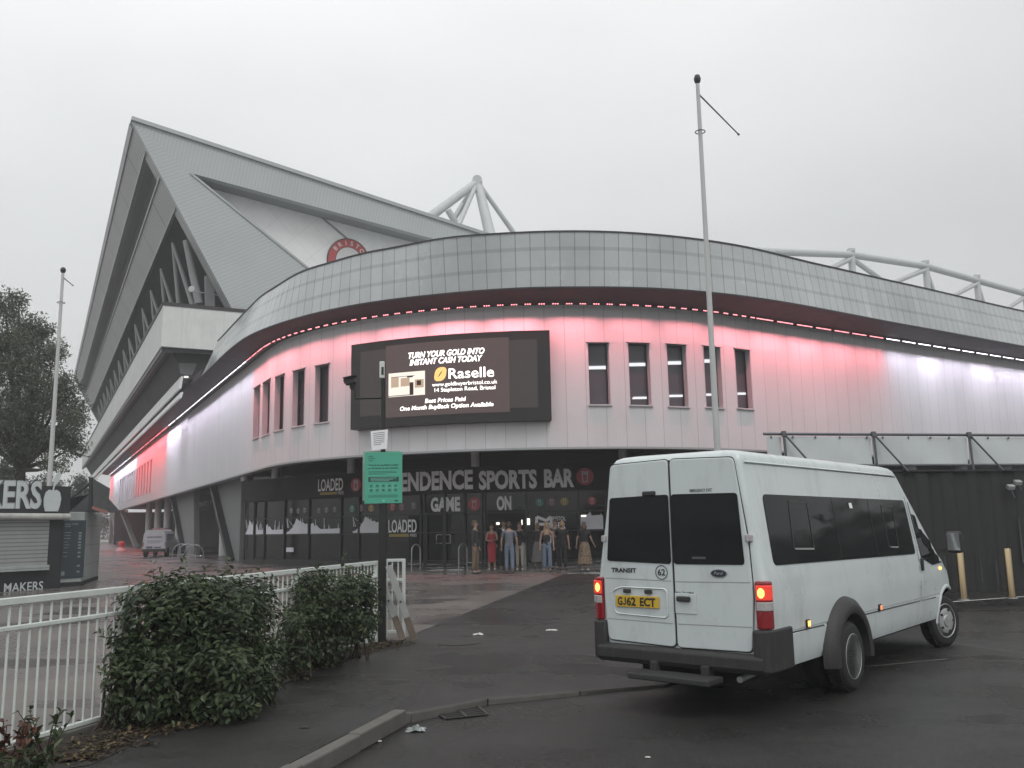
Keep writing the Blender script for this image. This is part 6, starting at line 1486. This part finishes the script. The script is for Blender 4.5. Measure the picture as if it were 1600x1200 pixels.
L_litter = leaf_mat('fallen_leaf', (.03, .022, .014), (.10, .07, .035), (.28, .22, .12), .7)
M_twig = mat('twig_bark', (.05, .036, .026), .8, 0, .2, 12)
def bush(blobs, nl, lab, seed, L=.076, cover=.55):
    rn = random.Random(seed); base = Vector((sum(b[0] for b in blobs) / len(blobs), sum(b[1] for b in blobs) / len(blobs), 0))
    o = thing('bush', lab, 'bush', tuple(base)); lv = Leaves(); tot = sum(b[3] * b[5] for b in blobs)
    for (x, y, z, rx_, ry_, rz_) in blobs:
        k = int(nl * rx_ * rz_ / sum(b[3] * b[5] for b in blobs))
        for _ in range(k):
            d = rdir(rn); d = Vector([math.copysign(abs(q) ** .72, q) for q in d]); rr = .94 * rn.random() ** .38 * (1 + .10 * sin(d.x * 7 + x * 9) * cos(d.z * 6)) * (1.0 + (rn.random() ** 6) * .28)
            p = Vector((x + d.x * rx_ * rr, y + d.y * ry_ * rr, z + d.z * rz_ * rr))
            if p.z < .03: continue
            n = (d + Vector((0, 0, .9)) + rdir(rn) * .7).normalized(); dd = (d * .8 + rdir(rn) + Vector((0, 0, .1)))
            dd = dd - n * dd.dot(n)
            lv.leaf(p, dd, n, L * rn.uniform(.6, 1.25), L * .48 * rn.uniform(.8, 1.2), min(1, max(0, rn.gauss(.45, .22) + .22 * sin(p.x * 11 + p.z * 7) * cos(p.z * 13 + p.x * 3))))
    # new shoots standing out of the top
    for _ in range(60):
        b = rn.choice(blobs); d = rdir(rn); d.z = abs(d.z) * .8 + .1; d.normalize(); p = Vector((b[0] + d.x * b[3], b[1] + d.y * b[4], b[2] + d.z * b[5])); u = (d + Vector((0, 0, .6))).normalized()
        for i in range(6): lv.leaf(p + u * (.03 * i), (rdir(rn) + u * .8), (u + rdir(rn) * .4).normalized(), L * rn.uniform(.6, 1), L * .36, rn.uniform(.5, 1))
    lv.build('foliage', L_bush, o)
    tw = MB()
    for b in blobs:
        for _ in range(9):
            p = Vector((b[0] + rn.uniform(-.2, .2), b[1] + rn.uniform(-.15, .15), 0)); q_ = Vector((b[0] + rn.uniform(-.8, .8) * b[3], b[1] + rn.uniform(-.8, .8) * b[4], b[2] + rn.uniform(-.2, .7) * b[5])); m_ = p.lerp(q_, .5) + rdir(rn) * .05
            tw.tube(p, m_, .014, .010, 6).tube(m_, q_, .010, .004, 6)
    tw.build('stem', M_twig, o)
def bz(px, py, Y, rpx, rpy, ry_): c_ = aty(px, py, Y); k = Y / F * 1.02; return (c_.x, Y, c_.z, rpx * k, ry_, rpy * k)
bush([bz(262, 985, 8.3, 72, 84, .42), bz(330, 1000, 8.4, 72, 96, .45), bz(235, 1070, 8.0, 55, 55, .35), bz(345, 1065, 8.2, 70, 60, .4), bz(385, 985, 9.0, 44, 84, .38), bz(405, 1045, 8.9, 36, 42, .3), bz(300, 935, 8.6, 55, 34, .35), bz(200, 1010, 8.0, 22, 26, .15), bz(190, 1075, 7.9, 20, 22, .15)], 15000, 'large dense dark green bush in front of the white railing', 11, .074)
bush([bz(520, 945, 11.2, 62, 56, .42), bz(495, 985, 11.0, 52, 50, .4), bz(560, 950, 11.6, 34, 46, .35), bz(462, 1000, 10.3, 26, 44, .25), bz(485, 930, 10.9, 22, 36, .25)], 6500, 'smaller dense green bush beside the sign post and cabinet', 12)
def sprig(px, py, Y, h, n, lab, m_, seed):
    rn = random.Random(seed); c_ = aty(px, py, Y); c_.z = 0; o = thing('shrub', lab, 'shrub', tuple(c_)); lv = Leaves(); st_ = MB()
    for _ in range(n):
        tip = c_ + Vector((rn.uniform(-.25, .25), rn.uniform(-.2, .2), h * rn.uniform(.55, 1))); st_.tube(c_ + Vector((rn.uniform(-.05, .05), 0, 0)), tip, .006, .003, 5)
        for i in range(9):
            p = c_.lerp(tip, rn.uniform(.35, 1)); lv.leaf(p, rdir(rn) + Vector((0, 0, .3)), (rdir(rn) * .5 + Vector((0, 0, 1))).normalized(), .075 * rn.uniform(.7, 1.2), .034, rn.random())
    lv.build('foliage', m_, o); st_.build('stem', M_twig, o)
sprig(70, 1160, 6.9, .40, 9, 'young leafy shrub in front of the railing at the lower left', L_bush, 21)
sprig(10, 1180, 6.5, .42, 12, 'reddish young shrub at the lower left edge of the picture', L_red, 22)
sprig(30, 1215, 6.1, .26, 14, 'low dark shrub at the bottom left corner', L_bush, 23)
# fallen leaves along the edge of the soil bed: uncountable
rn = random.Random(5); lv = Leaves(); edge_px = [(60, 1190), (140, 1185), (240, 1148), (347, 1122), (447, 1062), (510, 1040), (585, 1016), (645, 1004)]
for _ in range(2600):
    i = rn.randrange(len(edge_px) - 1); t = rn.random(); px = edge_px[i][0] + (edge_px[i + 1][0] - edge_px[i][0]) * t; py = edge_px[i][1] + (edge_px[i + 1][1] - edge_px[i][1]) * t
    p = atz(px, py, .012); off = abs(rn.gauss(0, .28)); sgn = -1 if rn.random() < .88 else .35; p = p + Vector((sgn * off, off * .3 * -sgn, 0)); p.z = .014 + rn.random() * .015
    lv.leaf(p, Vector((rn.uniform(-1, 1), rn.uniform(-1, 1), rn.uniform(-.1, .25))), (Vector((0, 0, 1)) + rdir(rn) * .35).normalized(), rn.uniform(.025, .075), rn.uniform(.014, .034), min(1, max(0, rn.gauss(.3, .28))))
tag(lv.build('leaf_litter', L_litter, None), 'brown and yellow fallen leaves scattered along the planting bed', 'leaf litter', kind='stuff')
L_tree = leaf_mat('tree_leaf', (.06, .074, .05), (.105, .125, .085), (.15, .17, .115), .55)
L_far = leaf_mat('far_leaf', (.04, .05, .038), (.062, .076, .056), (.085, .10, .072), .6)
M_bark = mat('bark', (.045, .036, .03), .85, 0, .3, 4, bump=.5, bscale=20)
def tree(base, blobs, nleaf, L, lab, seed, m_, group=None, trunk_r=.25):
    """blobs: (centre, radius): twigs radiate inside each blob and carry leaves, so the outline stays feathery"""
    rn = random.Random(seed); o = thing('tree', lab, 'tree', tuple(base), group=group); lv = Leaves(); tk = MB(); B0 = Vector(base)
    topc = max((b[0].z for b in blobs)); ctr = sum((b[0] for b in blobs), Vector()) / len(blobs)
    fork = Vector((B0.x, B0.y, ctr.z * .55)); tk.tube(B0, fork, trunk_r, trunk_r * .65, 10)
    wsum = sum(b[1] ** 2 for b in blobs)
    for c_, r_ in blobs:
        mid = fork.lerp(c_, .55) + rdir(rn) * r_ * .2; tk.tube(fork, mid, trunk_r * .4, trunk_r * .22, 7); tk.tube(mid, c_, trunk_r * .22, trunk_r * .08, 6)
        ntw = max(4, int(nleaf * r_ * r_ / wsum / 26))
        for _ in range(ntw):
            d = rdir(rn); d.z = d.z * .8 + .1; a_ = c_ + d * r_ * rn.uniform(.05, .5); b_ = c_ + d * r_ * rn.uniform(.65, 1.12) + Vector((0, 0, -.06 * r_)); tk.tube(a_, b_, .014, .006, 4, False)
            tn = min(1, max(0, rn.gauss(.45, .2)))
            for i in range(26):
                p = a_.lerp(b_, rn.random() ** .7) + rdir(rn) * L * 1.6
                lv.quad(p, rdir(rn) + d * .6, rdir(rn), L * rn.uniform(.7, 1.3), L * rn.uniform(.28, .5), min(1, max(0, tn + rn.uniform(-.15, .15))))
    lv.build('crown', m_, o); tk.build('trunk', M_bark, o)
YT = 41.0
def tb_(px, py, r_, dy=0): c_ = aty(px, py, YT + dy); return (c_, r_ / F * YT)
tbl = [(8, 478, 34), (45, 520, 40), (0, 540, 50), (62, 560, 42), (20, 590, 52), (75, 615, 44), (105, 640, 34), (40, 645, 46), (-10, 650, 50), (95, 680, 36), (60, 690, 42), (20, 700, 40), (118, 660, 22), (115, 700, 22), (-50, 560, 70), (-60, 650, 70), (-40, 490, 45), (88, 545, 20), (30, 470, 18), (68, 515, 20), (100, 600, 24), (85, 728, 22), (10, 735, 22), (128, 640, 12)]
rn = random.Random(8)
tree((aty(25, 840, YT).x, YT, 0), [tb_(x, y, r_, rn.uniform(-1.6, 1.6)) for x, y, r_ in tbl], 44000, .165, 'large leafy tree behind the kiosk at the left edge', 31, L_tree, trunk_r=.32)
far = [(20, 742, 30, 95, 'dark tree low behind the kiosk lettering'), (62, 748, 22, 88, 'rounded tree behind the white apple sign'), (116, 752, 34, 105, 'hazy tree between the flagpole and the stand'), (146, 800, 44, 150, 'faint wide tree beyond the open space under the stand'), (-40, 735, 40, 90, 'broad tree at the far left edge beyond the kiosk'), (95, 752, 16, 140, 'faint hazy tree far beyond the white flagpole')]
for k, (px, py, r_, Y, lab) in enumerate(far):
    rn = random.Random(50 + k); c_ = aty(px, py, Y); rr = r_ / F * Y; bl = []
    for i in range(11):
        d = rdir(rn); bl.append((Vector((c_.x + d.x * rr * .75, Y + d.y * rr * .6, max(1.5, c_.z * .62 + d.z * c_.z * .34))), rr * rn.uniform(.4, .6)))
    tree((c_.x, Y, 0), bl, 4200, .36, lab, 60 + k, L_far, 'trees beyond the kiosk', .3)

# unseen wood added only to mirror as a dark skyline in the minibus windows
rn = random.Random(77); lv = Leaves()
for k in range(46):
    u = k / 45; c_ = Vector((34 + 34 * u, 46 - 34 * u, 0)); hgt_ = 4.6 + 2.6 * abs(sin(k * 1.7)) + rn.uniform(-.6, .9)
    for _ in range(110):
        z = hgt_ * rn.random() ** .7; p = c_ + Vector((rn.gauss(0, 1.0), rn.gauss(0, 1.0), z)); lv.quad(p, rdir(rn), rdir(rn), 1.1, .7, rn.random() * .6)
tag(lv.build('wood', L_far, None), 'unseen wood added off to the right for reflections in the minibus windows', 'wood', kind='stuff')
# ------------------------------------------------------------------ damp air
hz = MB(); hz.span((-420, -400, -1.2), (420, 420, 44)); ho = hz.build('haze', [D.materials.new('haze_air')]); ho['kind'] = 'stuff'; ho['label'] = 'thin grey damp haze over the whole place'
hm = ho.data.materials[0]; hm.use_nodes = True; t = hm.node_tree; t.nodes.clear(); pv_ = t.nodes.new('ShaderNodeVolumePrincipled'); pv_.inputs['Color'].default_value = (.93, .94, .95, 1); pv_.inputs['Density'].default_value = .0019; pv_.inputs['Anisotropy'].default_value = .2
ou = t.nodes.new('ShaderNodeOutputMaterial'); t.links.new(pv_.outputs[0], ou.inputs['Volume'])
